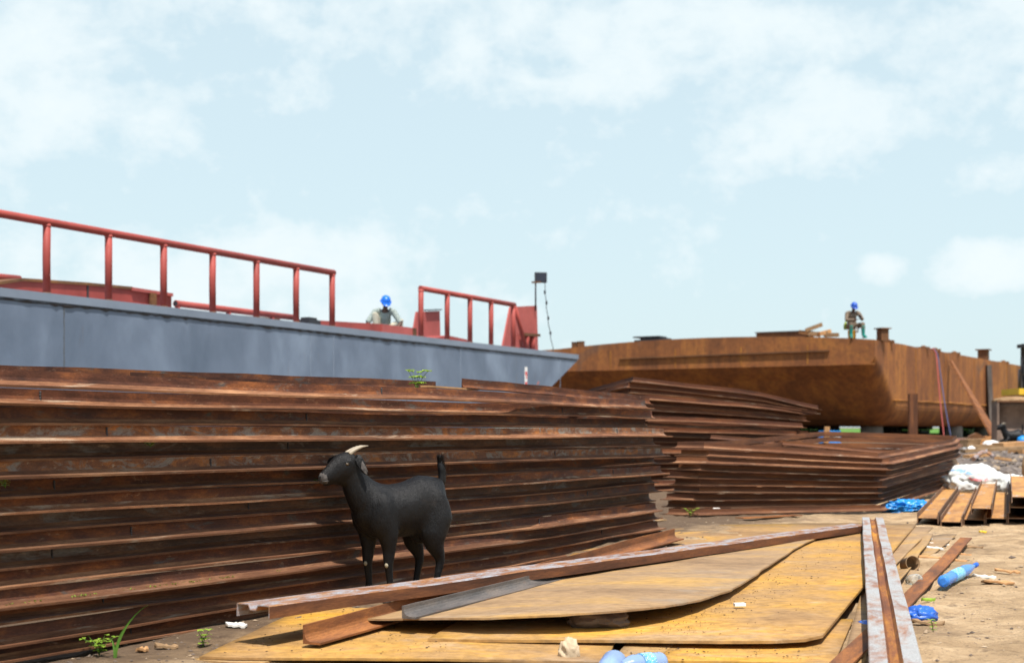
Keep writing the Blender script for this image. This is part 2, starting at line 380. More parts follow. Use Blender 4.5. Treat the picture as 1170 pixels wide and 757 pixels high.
def ground():
    n = NT('sandy_ground'); c = n.coord('Object', (1,1,1), False); s = n.coord('Object', (.8,1.2,1), False)
    a = n.noise(c, .9, 7, .65, .3); b = n.noise(s, 2.6, 8, .7, .4); d = n.noise(c, 34, 6, .75); e = n.noise(c, 7.5, 7, .7)
    col = n.ramp(b, [(.32, (.27,.180,.098)), (.50, (.46,.317,.180)), (.66, (.60,.435,.265))])
    col = n.mix(n.ramp(a, [(.34, .7), (.47, 0.0)]), col, (.215,.145,.088))
    col = n.mix(n.ramp(e, [(.33, .7), (.43, 0.0)]), col, (.16,.11,.07))
    col = n.mix(n.ramp(e, [(.64, 0.0), (.74, .6)]), col, (.60,.47,.32))
    col = n.mix(n.ramp(d, [(.33, .55), (.48, 0.0)]), col, (.13,.09,.06))
    g = n.n('ShaderNodeSeparateXYZ'); n.l(c, g.inputs[0])
    # damp dark soil strip beside the long stack: a real patch with its own outline
    w = n.math('ADD', n.math('MULTIPLY', g.outputs[0], .91), n.math('MULTIPLY', g.outputs[1], -.415))
    w = n.math('ADD', w, n.math('MULTIPLY', n.math('SUBTRACT', e, .5), .8))
    col = n.mix(n.ramp(n.math('ADD', n.math('MULTIPLY', w, .25), 1.0), [(.02, .85), (.20, 0.0)]), col, (.085,.055,.038))
    n.bump(n.math('ADD', n.math('ADD', n.math('MULTIPLY', b, .4), e), n.math('MULTIPLY', d, .5)), .9, .045)
    return n.fin(col, .95, 0, .15)
M['ground'] = ground()
def simple_noise(name, stops, sc, rough=.95, b=.4):
    n = NT(name); c = n.coord('Object', (1,1,1), False); a = n.noise(c, sc, 8, .7); n.bump(a, b, .02)
    return n.fin(n.ramp(a, stops), rough, 0, .15)
M['field'] = simple_noise('grass_field_green', [(.35, (.05,.13,.02)), (.6, (.11,.235,.04))], .7)
M['rubble'] = simple_noise('dark_rubble', [(.3, (.05,.04,.035)), (.5, (.13,.105,.09)), (.7, (.30,.25,.21))], 5)
M['pebble'] = simple_noise('pebbles', [(.3, (.16,.12,.085)), (.6, (.40,.30,.20)), (.75, (.58,.48,.36))], 3)
# ---------------------------------------------------------------- ground, field, sky
P0 = V(-2.016, 5.6, 0); D1 = V(.478, .878, 0); NL = V(-.878, .478, 0)      # the long stack: start, along it, away from the camera
def gz(x, y):
    q = V(x, y, 0) - P0; w_ = -q.dot(NL); s_ = q.dot(D1)
    bank = (.024*sstep(-1.2, 1.5, s_) + .045*sstep(2, 7, s_)) * (1 - sstep(.15, 1.1, w_)) * (1 - sstep(7.5, 9.5, s_)) if -3 < w_ < 1.2 else 0
    return bank + gz0(x, y)
def gz0(x, y):
    z = .10 * sstep(18, 24, y) + .37 * sstep(25, 40, y) + .05*sstep(45, 70, y)
    if 1.0 < x < 9 and 4 < y < 20: z += -.016*max(0, .35 - abs(fbm((x, y*.7, 6.2), 2.6, 2))*1.6) + .010*fbm((x,y,1.7), 13, 2)
    z += .035 * fbm((x, y, 3.1), .5, 4) * (1 if y > 9 else .4) + .022 * fbm((x, y, 9.7), 2.1, 4)
    if y < 60 and x > 1.0: z += .012 * fbm((x, y, 1.3), 7.0, 3)
    return z
def axis(parts):
    out = []
    for a, b, st in parts:
        n = max(1, round((b - a) / st)); out += [a + (b - a) * i / n for i in range(n)]
    return out + [parts[-1][1]]
xs = axis([(-1500,-200,260), (-200,-40,20), (-40,-5,2.5), (-5,7.5,.075), (7.5,16,.5), (16,60,4), (60,200,20), (200,1500,260)])
ys = axis([(-60,0,6), (0,4.4,.8), (4.4,12,.07), (12,22,.11), (22,44,.45), (44,110,3), (110,300,20), (300,2500,220)])
mb = MB(); m = len(xs)
mb.add([(x, y, gz(x, y)) for y in ys for x in xs])
for j in range(len(ys)-1):
    for i in range(m-1): mb.face((j*m+i, j*m+i+1, (j+1)*m+i+1, (j+1)*m+i), None, True)
mb.build('ground', M['ground'], kind='structure', org=(0,0,0), fix=False)
mb = MB(); gx = axis([(-90,90,6), (90,500,60)]); gy = axis([(66,130,4), (130,420,40)])
mb.add([(x, y, gz(x, y) + .03 + .04*sstep(66, 120, y) + .06*fbm((x,y,2), .06, 3)) for y in gy for x in gx]); m = len(gx)
for j in range(len(gy)-1):
    for i in range(m-1): mb.face((j*m+i, j*m+i+1, (j+1)*m+i+1, (j+1)*m+i), None, True)
mb.build('grass_field', M['field'], kind='structure', org=(0,0,0), fix=False)

# ---------------------------------------------------------------- stacked angle-steel frames
def L_prof(h, w, t=.007): return [(-t,0), (w,-.001), (w+.001,t), (.028,t*1.2), (.013,t*1.9), (.004,t*3.2), (0,t*4.8), (0,h), (-t,h)]
def ordinal(i, n):
    w = ['topmost', 'second', 'third', 'fourth', 'fifth', 'sixth', 'seventh', 'eighth', 'ninth', 'tenth', 'eleventh', 'twelfth', 'thirteenth', 'fourteenth', 'fifteenth', 'sixteenth', 'seventeenth', 'eighteenth', 'nineteenth', 'twentieth', 'twenty-first', 'twenty-second', 'twenty-third']
    return 'lowest' if i == n-1 else w[i]
def subdiv(P, step):
    out = []
    for i in range(len(P)):
        a, b = P[i], P[(i+1) % len(P)]; n = max(1, round((b-a).length/step))
        for k in range(n): out.append(a + (b-a)*(k/n))
    return out
def rot2(v, deg):
    c, s = math.cos(R(deg)), math.sin(R(deg)); return V(v.x*c - v.y*s, v.x*s + v.y*c, 0)

# long stack the goat stands against
SB, SE, TURN = 4.3, 7.36, 6.0
def zk(k, s): return .010 + lerp(.020 + .0718*k, -.075 + .0777*k, s/6.83)
def ring1(k, off, end, bow, rs):
    d2 = rot2(D1, TURN + bow); S0 = P0 - D1*3.4 + NL*off; sb_ = rs.uniform(-.4,.4); Bp = P0 + D1*(SB + sb_) + NL*off
    E = Bp + d2*(SE - SB - sb_ + end); E2 = E + rot2(d2, 62)*.30; E3 = E2 + rot2(d2, 88)*1.45
    S1 = S0 + NL*2.05
    return [S0, Bp, E, E2, E3, S1]
frames1 = []; NLAY = 16; 
# how far each layer juts out (towards the camera is negative)
offs = [.02,.0,.045,-.01,.03,-.015,.03,.0,.04,.03,-.035,.045,-.06,.05,-.035,-.02]
offs = [0.0,-.015,.02,-.03,.01,.02,-.01,.03,.0,.03,-.045,.015,-.045,.015,.025,-.03]
ends = [-2.4,-1.4,-.05,-.02,.06,.02,-.12,-.06,-.10,.02,.10,.28,.12,.04,.0,-.14]
ends = [.0,.03,.02,.04,.0,.05,-.02,.02,.05,.13,.04,.12,.05,-.07,-.02,-.13]
for k in range(NLAY):
    rs = random.Random(40+k); i = NLAY-1-k
    P = ring1(k, offs[k] + rs.uniform(-.012,.012), ends[k], rs.uniform(-.6,.8) - (0.6 if k < 3 else 0), rs)
    path = []; tl_ = rs.uniform(-.0012,.0012)
    for p in subdiv(P, .45):
        q = p + NL * (.014*fbm((p.x, p.y, k*3.7), .55, 3)) + V(0,0, zk(k, (p-P0).dot(D1)) + .008*fbm((p.x*1.3, p.y, k*5.1+40), .5, 3) + tl_*((p-P0).dot(D1)-3))
        path.append(q)
    lab = f"{ordinal(i, NLAY)} rusty angle steel frame in the long stack behind the black goat"
    if i == 0: lab = 'topmost reddish brown angle steel frame on the long stack behind the black goat'
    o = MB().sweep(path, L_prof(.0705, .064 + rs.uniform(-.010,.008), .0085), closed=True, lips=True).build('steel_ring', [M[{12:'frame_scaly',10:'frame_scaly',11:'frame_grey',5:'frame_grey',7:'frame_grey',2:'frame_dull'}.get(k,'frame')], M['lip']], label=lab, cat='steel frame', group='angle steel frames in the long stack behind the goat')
    frames1.append(o)
    for sx in ([2.6 + rs.uniform(-2.5, 1)] if k % 2 else [rs.uniform(-.2,1.2), 5.2+rs.uniform(-.6,1.2)])[:2]:
        d = D1 if sx < SB else rot2(D1, TURN); c = P0 + D1*min(sx,SB) + (d*(sx-SB) if sx > SB else V(0,0,0))
        w = MB()
        near = min(path, key=lambda q: (q.xy - (c + NL*offs[k]).xy).length)
        for t in range(5): w.ball(near + V(0,0,.012+t*.011) - NL*.002, (.006,.005,.0075), 6, 4)
        w.build('weld_bead', M['weld_dark'], o)
# loose bars on the far side of the long stack
def loose(a, b, label, h=.075, w=.05, mat='frame', nm='angle_bar', cat='steel bar', up=False):
    a, b = Vector(a), Vector(b); n = 10
    path = [a + (b-a)*(i/n) + V(0,0,.008*fbm((i*.7, a.x, a.y), 1, 2)) for i in range(n+1)]
    return MB().sweep(path, L_prof(h, w)).build(nm, M[mat], label=label, cat=cat, group='loose steel bars lying on the stacks')
def backpt(px, py, off):                                   # point of the line running along the stack at distance off behind its face
    q = P0 + NL*off; r = V((px-CX)/F, 1, 0)
    # q + D1*s = r*y
    y = (q.x*D1.y - q.y*D1.x) / (r.x*D1.y - r.y*D1.x); return atY(px, py, y)
loose(backpt(-60,432,1.9), backpt(498,447,1.9), 'brown angle bar along the far edge of the long stack, below the grey barge', .085)
loose(backpt(150,438,1.2), backpt(491,455,1.5), 'grey brown angle bar lying under another on top of the long stack', .065)
loose(backpt(528,443,1.35), backpt(742,462,.85), 'dark brown angle bar sloping down on the right end of the long stack', .08)
loose(backpt(527,455,1.0), backpt(640,462,.7), 'short dark brown angle bar under the sloping bar on the long stack', .06)
MB().beam(backpt(485,441,1.3), backpt(543,445,1.35), .07, .012).build('wood_strip', M['wood_warm'], label='short pale strip bridging the gap between bars on the long stack', cat='strip')

# domed stack farther back
A2, B2 = V(1.72, 20, 0), V(4.75, 22.6, 0); C2, D2 = V(3.7, 28.5, 0), V(.75, 26.4, 0)
N2 = 21
for k in range(N2):
    rs = random.Random(140+k); i = N2-1-k; u = k/(N2-1)
    sh = V(rs.uniform(-.12,.12), rs.uniform(-.08,.08), 0); eo = rs.uniform(-.30,.15) - (.25 if 8 < k < 16 else 0) + (.12 if k < 8 else 0)
    if i < 3: sh *= .3
    if i == 0: eo = .22
    d = (B2-A2).normalized(); top = u**2.2
    P = [A2+sh + d*(.25*(1-u) - .12*(i in (1,2)) ), A2.lerp(B2,.55)+sh + V(.05,-.06,0), B2+sh+d*eo, B2+sh+d*(eo+.05)+V(-.25,.9,0), C2+sh, D2+sh]
    path = []
    for p in subdiv(P, .55):
        along = (p-A2).dot(d)/(B2-A2).length
        zz = .05 + k*(.0765 - .0125*u*max(0,min(1.15,along))) + (-.10*u**6*sstep(.62,1.05,along)) + .010*fbm((p.x,p.y,k*2.3), .8, 3)
        if i == 0: zz += .01
        path.append(p + V(0,0,zz) + V(.015,-.015,0)*fbm((p.x,p.y,k*7.1), .8, 2))
    lab = f"{ordinal(i, N2)} rusty frame of the domed stack in front of the brown barge"
    if i == 0: lab = 'bent reddish frame on top of the domed stack, sagging to the right'
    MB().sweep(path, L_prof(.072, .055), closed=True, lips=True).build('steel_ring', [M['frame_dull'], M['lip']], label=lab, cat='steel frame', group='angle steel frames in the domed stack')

# low stack of open frames in the middle distance
LP, CP, RP, BP = V(1.93,15.1,0), V(4.06,15.95,0), V(6.52,20.9,0), V(4.35,20.2,0)
N3 = 10
for k in range(N3):
    rs = random.Random(240+k); i = N3-1-k; u = k/(N3-1)
    sh = V(.16*u + rs.uniform(-.05,.05) - .05, rs.uniform(-.04,.04), 0); cs = rs.uniform(-.10,.10)
    dd = (CP-LP).normalized(); d2 = (RP-CP).normalized()
    P = [LP+sh + dd*rs.uniform(-.05,.08), CP+sh+dd*cs, CP.lerp(RP,.80)+sh+d2*.0+V(.05,-.03,0), RP+sh+V(-.05,.05,0), BP+sh, LP+sh+V(-.24,.16,0)]
    path = []
    for p in subdiv(P, .5):
        a = sstep(0, 2.3, (p-LP).dot(dd)); b = max(0, (p-CP).dot(d2))/5.5
        e1, e2, r_ = CP-LP, RP-CP, p-LP-sh; dt = e1.x*e2.y-e1.y*e2.x; al = max(0,min(1,(r_.x*e2.y-r_.y*e2.x)/dt)); be = max(0,min(1,(e1.x*r_.y-e1.y*r_.x)/dt))
        pitch = lerp(lerp(.0785,.064,al), lerp(.079,.067,al), be)
        path.append(p + V(0,0, .02 + .13*min(1,b) + k*pitch + .006*fbm((p.x,p.y,k*3.3), .7, 3)))
    lab = f"{ordinal(i, N3)} brown frame of the low open stack beside the sandy track"
    if i == 0: lab = 'topmost brown frame of the low open stack, its empty middle showing'
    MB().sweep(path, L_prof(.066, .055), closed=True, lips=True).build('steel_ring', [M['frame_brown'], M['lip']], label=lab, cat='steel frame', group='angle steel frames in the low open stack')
    if i == 0:
        q = LP+sh; MB().sweep([q+V(.6,3.6,.80), CP+sh+V(.75,1.9,.60)], L_prof(.055,.05)).build('angle_bar', M['frame_brown'], label='brown angle bar lying across the open top of the low stack', cat='steel bar', group='loose steel bars lying on the stacks')

# ---------------------------------------------------------------- grey barge
G0 = V(-7.4, 20.6, 0); GU = V(.4377, .8991, 0); GN = V(.8991, -.4377, 0); GDECK = 2.97; GL = 21.05; GW = 9.0
def gpl(px, py, inset=0.0):
    """point seen at (px, py) on the upright plane `inset` metres inboard of the grey hull side"""
    q = G0 - GN*inset; r = V((px-CX)/F, 1, 0)
    y = (q.x*GU.y - q.y*GU.x) / (r.x*GU.y - r.y*GU.x); return atY(px, py, y)
def gs(p): return (p - G0).dot(GU)
gb = empty('grey_barge', G0 + GU*5 + V(0,0,.75), 'grey painted barge with red rails behind the long rusty stack', 'barge')
S0 = -13
def gside(s, z, inset=0.0): return G0 + GU*s - GN*inset + V(0,0,z)
out = [(S0,.75),(14.6,.75),(16.2,1.0),(19.3,2.03),(GL,2.80),(GL,GDECK-.13),(S0,GDECK-.13)]
mb = MB().prism([gside(s,z) for s,z in out], -GN*GW); mb.build('hull', M['grey'], gb)
mb = MB().prism([gside(S0,GDECK-.128,-.03), gside(GL+.03,GDECK-.128,-.03), gside(GL+.03,GDECK,-.03), gside(S0,GDECK,-.03)], -GN*(GW+.06)); mb.build('sheer_strake', M['grey_light'], gb)
w = MB(); s = -3.0                                               # rough dark weld run under the sheer strake
rs = random.Random(5); path = []
while s < GL: path.append(gside(s, GDECK-.150-.016*rs.random(), -.004)); s += .11
w.tube(path, [.006+.022*rs.random()**1.5*(1 if i < 170 else .45) for i in range(len(path))], 5); w.build('weld_seam', M['weld_dark'], gb)
for px, zt in ((73,0),(355,0),(381,0),(526,0),(640,0)):
    p = gpl(px, 420); s = gs(p); rs = random.Random(px); w = MB()
    w.tube([gside(s+.004*rs.uniform(-1,1), 1.0+.06*i, -.002) for i in range(31)] , [.006+.006*rs.random() for i in range(31)], 5); w.build('weld_seam', M['grey_light'] if px != 73 else M['weld'], gb)
for i, (s, sp) in enumerate(((16,3),(9,3),(2,3),(-6,3))):
    for e in (.8, 7.6):
        MB().box(gside(s-4 if i==0 else s, .36, e), (1.1,1.1,.78)).build('support_block', M['concrete'], label=None).name  # labelled below
        o = COL.objects[-1]
# label the blocks one by one
blocks = [o for o in COL.objects if o.name.startswith('support_block')]
pos = ['bow', 'middle', 'far left', 'outermost left']
for i, o in enumerate(blocks):
    tag(o, f"square concrete block under the grey barge, {['near','far'][i%2]} side, {['first','second','third','last'][i//2]} from its bow", 'block', 'concrete blocks carrying the grey barge')
# draft marks
p = gpl(601, 431.5); s = gs(p); z0, z1 = gpl(601,444).z, gpl(601,419).z
mk = MB().prism([gside(s-.075,z0-.25,-.0), gside(s+.075,z0-.25,-.0), gside(s+.075,z1,-.0), gside(s-.075,z1,-.0)], GN*.004)
dm = mk.build('draft_mark', M['white'], gb)
for zc in (z1-.19, z1-.45, z1-.71):
    mk = MB()
    # a "7": bar along the top, stem dropping from its right end
    mk.prism([gside(s+a_, zc+b_, -.004) for a_, b_ in [(-.05,.07),(.055,.07),(.055,-.03),(.045,-.11),(.005,-.13),(.0,-.025),(-.05,-.015)]], GN*.003)
    mk.build('draft_figure', M['mark_red'], dm)
q = gpl(614.5,440); s2 = gs(q)
MB().prism([gside(s2+a, q.z+b, 0) for a,b in ((-.05,-.12),(-.01,-.12),(.0,.02),(.07,.07),(.06,.11),(-.03,.07))], GN*.003).build('paint_mark', paint('pale_red_mark', (.45,.16,.13), .3, 20), gb)
# railings
def rail(name, pxs, tops, lab, brace=False, pre=None):
    root = empty(name, gside(gs(gpl(pxs[0], 380)), GDECK, .10), lab, 'railing', 'red pipe railings on the grey barge')
    bases = []
    for px in pxs:
        s = gs(gpl(px, 380, .10)); bases.append(s)
    if pre: bases = [bases[0]-pre*i for i in (3,2,1)] + bases
    htop = 1.09
    MB().tube([gside(bases[0]-.03,GDECK+htop,.1), gside(bases[-1]+.06,GDECK+htop,.1)], .062, 12).build('top_rail', M['red'], root)
    for s in bases: 
        po = MB().tube([gside(s,GDECK-.005,.1), gside(s,GDECK+htop*.5,.1) + GU*rnd.uniform(-.008,.008), gside(s,GDECK+htop-.03,.1)], .06, 12).build('post', M['red'], root)
        MB().lathe([(.062,0),(.074,.004),(.072,.012),(.061,.022)], gside(s,GDECK+.001,.1), n=14).build('weld_collar', M['deck'], po)
        MB().lathe([(.061,-.02),(.068,-.008),(.066,.004),(.060,.012)], gside(s,GDECK+htop-.055,.1), n=14).build('weld_collar', M['red_light'], po)
    if brace: MB().tube([gside(bases[-1]+.05,GDECK+htop,.1), gside(bases[-1]+.78,GDECK-.005,.1)], .055, 12).build('brace', M['red'], root)
    return root
rail('pipe_railing', [53.5,124,187,243,293,338.5,379.5], None, 'long red pipe railing standing along the grey barge at left', pre=1.82)
rail('pipe_railing', [481,511,537,561,586.5], None, 'short red pipe railing with slanted end brace near the grey barge bow', brace=True)
# hatch coamings and gear on the deck
def coam(name, pts_top, inset, depth, lab, cat, mat='red', zb=None, group=None):
    """box-like upright plate: top edge points (px,py), foot on the deck"""
    T = [gpl(px, py, inset) for px, py in pts_top]
    B = [V(t.x, t.y, zb or GDECK) for t in T]
    return MB().prism(T + B[::-1], -GN*depth).build(name, M[mat], label=lab, cat=cat, group=group)
c1 = empty('hatch_coaming', gpl(100,350,2.2)*1.0, 'long red hatch coaming with rusty rim behind the left railing', 'hatch coaming'); c1.location.z = GDECK
def coamp(pts_top, inset, depth, parent, name, mat, zlo=None):
    T = [gpl(px, py, inset) for px, py in pts_top]
    B = [V(t.x, t.y, GDECK if zlo is None else t.z - zlo) for t in T]
    return MB().prism(T + B[::-1], -GN*depth).build(name, M[mat], parent)
coamp([(-30,324),(-2,325),(27,320.5),(100,325.5),(152,330.5),(196,337.5)], 2.2, 1.6, c1, 'side_plate', 'red')
coamp([(-2,322),(27,317.5),(100,322.5),(152,327.5)], 2.17, 1.66, c1, 'rim', 'deck', .05)
coamp([(152,328),(198,335)], 2.14, 1.72, c1, 'end_flange', 'red_light', .06)
coamp([(173,334),(179,335)], 2.12, .05, c1, 'bracket', 'deck', .26)
coamp([(99.8,325.4),(101.6,325.6)], 2.185, .02, c1, 'joint', 'weld_dark', .5)
t = MB(); a, b = gpl(-60,311,3.4), gpl(22,319,3.4); t.tube([a,b], .07, 10); 
t.tube([a+(b-a)*.3, V((a+(b-a)*.3).x, (a+(b-a)*.3).y, GDECK)], .05, 8).tube([a+(b-a)*.9, V((a+(b-a)*.9).x, (a+(b-a)*.9).y, GDECK)], .05, 8)
t.build('low_rail', M['red'], label='low red pipe rail behind the hatch coaming at far left', cat='railing')
lr = empty('low_rail', gpl(265,360,1.5), 'low red pipe rail with dark open end behind the long railing', 'railing'); lr.location.z = GDECK
a, b = gpl(200.5,346.5,1.5), gpl(335,362.5,1.5)
MB().tube([a,b], .062, 12).build('pipe', M['red'], lr)
e = (a-b).normalized(); MB().tube([a+e*.001, a+e*.004], .048, 12).build('pipe_end', M['dark'], lr)
for f_ in (.015,.42,.80):
    q = a+(b-a)*f_; MB().tube([q, V(q.x,q.y,GDECK)], .05, 8).build('post', M['red'], lr)
q0, q1 = gpl(205,354,1.75), gpl(320,364,1.75)
MB().prism([q0, q1, V(q1.x,q1.y,GDECK), V(q0.x,q0.y,GDECK)], -GN*.8).build('deck_box', M['deck'], label='low brown rusty box behind the low red rail', cat='box')
q = gpl(353,366,1.0); MB().box(V(q.x,q.y,GDECK+.10), (.42,.3,.2), Matrix.Rotation(R(64),3,'Z')).box(V(q.x,q.y,GDECK+.225), (.30,.2,.05), Matrix.Rotation(R(64),3,'Z')).build('scrap_box', M['dark'], label='small dark scrap box on the deck at the end of the long railing', cat='box')
c2 = empty('hatch_coaming', gpl(420,372,1.2), 'low red hatch coaming in front of the crouching worker', 'hatch coaming'); c2.location.z = GDECK
coamp([(340,364.5),(385,367),(437,370)], 1.25, .06, c2, 'side_plate', 'red')
coamp([(437,370),(473,374.5)], 1.22, .06, c2, 'end_plate', 'red_light')
coamp([(472.5,374.5),(476,375)], 1.2, .1, c2, 'bracket', 'deck')
# plates standing up near the bow
def upr(name, poly, inset, th, lab, cat, mat='red_light'):
    return MB().prism([gpl(px, py, inset) for px, py in poly], -GN*th).build(name, M[mat], label=lab, cat=cat)
upr('bulwark_plate', [(471,389),(476.5,356),(502.5,355),(503.5,392)], 2.0, .05, 'small upright red steel plate with slanted edge behind the short railing', 'steel plate')
q = gpl(495, 354.6, 2.02); MB().beam(gpl(485.5,354.2,2.0), gpl(502,353.6,2.0), .16, .03).build('cap_strip', M['dark'], label='thin dark strip on top of the small upright red plate', cat='strip')
upr('bulwark_plate', [(574,399),(583.5,350.5),(613.5,349),(615,400)], .55, .05, 'large upright red steel plate under the floodlight at the barge bow', 'steel plate')
st = empty('stiffener_bracket', gpl(605,398,.45), 'two red stub pipes under a rusty bar at the large red plate', 'bracket'); st.location.z = GDECK
for px in (601,608.5):
    q = gpl(px,383,.42); MB().tube([V(q.x,q.y,GDECK), q], .075, 10).build('stub_pipe', M['red'], st)
MB().beam(gpl(597,381.8,.42), gpl(614.5,383,.42), .16, .07).build('cross_bar', M['deck'], st)
q0, q1 = gpl(497,386,1.0), gpl(535,388,1.0)
MB().prism([q0, gpl(512,383,1.0), q1, V(q1.x,q1.y,GDECK), V(q0.x,q0.y,GDECK)], -GN*.5).build('deck_step', M['red'], label='low red wedge plate on deck behind the short railing posts', cat='steel plate')
# floodlight
fl = empty('floodlight', gpl(612,352,.5), 'black floodlight on a thin post above the red plate', 'floodlight')
a, b = gpl(612,355,.5), gpl(612,322,.5); MB().tube([a,b], .022, 8).build('post', M['dark'], fl)
hd = gpl(617.8,317,.5); rz = Matrix.Rotation(R(12),3,'Z')
MB().box(hd, (.33,.09,.28), rz).build('lamp_housing', M['dark'], fl, bevel=.008)
MB().box(hd + rz @ V(0,-.047,.0), (.26,.006,.22), rz).build('lamp_glass', M['black_glass'], fl)
MB().beam(gpl(608.5,322.4,.5), gpl(619,322,.5), .05, .05).build('bracket', M['deck'], fl)
a, b = gpl(622,321.5,.5), gpl(632.5,402,.2); pth = []
for i in range(15):
    t_ = i/14; pth.append(a.lerp(b,t_) + V(-.03*math.sin(t_*math.pi)+.012*math.sin(i*2.1), 0, -.04*math.sin(t_*math.pi)))
cb = MB().tube(pth, .011, 6); 
for i in (2,4,7,10): cb.ball(pth[i], (.03,.03,.06), 6, 5)
cb.build('power_cable', M['dark'], label='knotted dark cable hanging from the floodlight to the deck', cat='cable')

# ---------------------------------------------------------------- rusty brown barge
BC = V(12.5, 49, 0); BB = V(-.857, .515, 0); BT = V(.515, .857, 0); BDK, BBOT, BWID, BLEN = 3.97, 1.0, 16.0, 46.0
br = empty('rusty_barge', BC + BB*BWID*.5 + BT*10 + V(0,0,BBOT), 'rusty brown unpainted barge hull raised on blocks at right', 'barge')
def camber(u):
    u *= 16/12.7
    return .27*math.sin(math.pi*u)**.8 if 0 < u < 1 else 0
NB = 18
def section(s):
    zb = lerp(3.12, BBOT, sstep(-.4, 2.9, s)) if s > 0 else 3.12
    r = min(.85, (BDK - zb)*.42); pts = []
    for i in range(NB+1): pts.append((i/NB*BWID, BDK + camber(i/NB)))                    # deck, near side to far
    for i in range(11):
        a = i/10*math.pi/2; pts.append((BWID - r + r*math.cos(a), zb + r - r*math.sin(a)))
    for i in range(1,8): pts.append((lerp(BWID-r, r, i/8), zb))
    for i in range(11):
        a = math.pi/2 - i/10*math.pi/2; pts.append((r - r*math.cos(a), zb + r - r*math.sin(a)))
    return pts
mb = MB(); rows = []
for s in [0,.25,.6,1.0,1.4,1.8,2.2,2.6,2.9,3.4,5,8,12,18,26,36,BLEN]:
    pts = section(s); rows.append((mb.add([BC + BB*x + BT*s + V(0,0,z + .03*fbm((x,s,z),.5,2)*(1 if s > .1 else 0)) for x, z in pts]), len(pts)))
for i in range(len(rows)-1):
    n = rows[i][1]
    for k in range(n):
        q = (k+1) % n; mb.face((rows[i][0]+k, rows[i][0]+q, rows[i+1][0]+q, rows[i+1][0]+k), None, False, 0)
for r_ in (rows[0], rows[-1]): mb.face([r_[0]+k for k in range(r_[1])])
mb.build('hull', M['hull'], br)
def bpt(x, s, z): return BC + BB*x + BT*s + V(0,0,z)
# rub strips on the bow, seam line on the side
MB().prism([bpt(1.6,-.01,3.66), bpt(9.8,-.01,3.58), bpt(9.8,-.01,3.53), bpt(1.6,-.01,3.61)], -BT*.07).build('rub_strip', M['deck'], br)
MB().prism([bpt(-.0,-.004,3.17), bpt(15.9,-.004,3.17), bpt(15.9,-.004,3.12), bpt(-.0,-.004,3.12)], -BT*.05).build('knuckle_plate', M['hull'], br)
pts = [bpt(-.008, s, 1.93+.05*fbm((s,0,0),.8,2)) for s in [2.2+i*.9 for i in range(48)]]
MB().tube(pts, [.03+.05*abs(fbm((i*.5,3,1),1,2)) for i in range(len(pts))], 6).build('seam_line', M['hull_line'], br)
for x in (2.4, 4.9, 7.5, 10.2): MB().box(bpt(x,-.006,3.5), (.05,.02,.72), Matrix.Rotation(R(-31),3,'Z')).build('weld_seam', M['hull_line'], br)
for s in (5.2, 9.6, 14.5, 21): MB().box(bpt(-.006,s,2.9), (.02,.05,2.0), Matrix.Rotation(R(-31),3,'Z')).build('weld_seam', M['hull_line'], br)
def bdeck(px, py, s):       # deck spot seen at column px, s metres behind the bow
    q = BC + BT*s; r = V((px-CX)/F,1,0); y = (q.x*BB.y - q.y*BB.x)/(r.x*BB.y - r.y*BB.x); return atY(px, py, y)
def on_deck(px, s):
    p = bdeck(px, 388, s); x = (p - BC).dot(BB); p.z = BDK + camber(x/BWID); return p
ANG = R(-31)
RZ = Matrix.Rotation(ANG, 3, 'Z')
p = on_deck(746, .9)
MB().box(p+V(0,0,.05), (1.15,.9,.05), RZ).box(p+V(.12,0,.115), (.95,.8,.07), RZ).box(p+V(-.12,0,.19), (1.1,.7,.045), RZ).build('plate_pile', M['dark'], label='flat pile of dark plates on the rusty barge deck, left part', cat='plate pile')
hb = empty('hatch_box', on_deck(897, .8), 'long low rusty steel hatch box on the barge deck', 'hatch'); p = hb.location.copy()
MB().box(p+V(0,0,.08), (1.9,.8,.2), RZ).build('side_plate', M['deck'], hb); MB().box(p+V(0,0,.2), (2.0,.9,.03), RZ).build('lid', M['mill'], hb)
for i, (px, dz, ln, an, tl, lab) in enumerate(((930,.32,.62,-10,-20,'thick wood offcut tilted on top of the scrap wood pile on deck'),(925,.10,.75,-30,12,'short pale wood offcut beside the hatch box on the barge deck'),(935,.10,.7,-25,0,'wood offcut lying in the middle of the deck scrap pile'),(942,.14,.45,15,-15,'orange brown wood offcut at the right of the deck scrap pile'),(950,.06,.5,-40,0,'dark wood offcut nearest the seated worker'))):
    p = on_deck(px, .5); rr = Matrix.Rotation(R(an),3,'Z') @ Matrix.Rotation(R(tl),3,'Y')
    MB().box(p+V(0,0,dz+.05), (ln,.2,.13), rr).build('wood_offcut', M['wood_warm' if i in (1,3) else 'wood'], label=lab, cat='wood', group='wood offcuts on the rusty barge deck')
def bollard(px, s, h, w, lab):
    p = on_deck(px, s); e = empty('bollard', p, lab, 'bollard', 'square bollards on the rusty barge deck')
    MB().box(p+V(0,0,h/2), (w,w,h), Matrix.Rotation(R(20),3,'Z')).build('post', M['deck'], e)
    MB().box(p+V(0,0,h+.015), (w+.14,w+.14,.035), Matrix.Rotation(R(20),3,'Z')).build('cap_plate', M['deck'], e)
bollard(1008.5, .9, .42, .3, 'square rusty bollard with flat cap beside the seated worker')
def side_deck(px):         # on the deck edge of the long side
    r = V((px-CX)/F,1,0); y = (BC.x*BT.y - BC.y*BT.x)/(r.x*BT.y - r.y*BT.x); s = (V(r.x*y,y,0)-BC).dot(BT); return BC + BT*s + V(0,0,BDK), s
p, s = side_deck(1134); e = empty('bollard', p + BB*.4, 'square rusty bollard far along the side of the rusty barge', 'bollard', 'square bollards on the rusty barge deck')
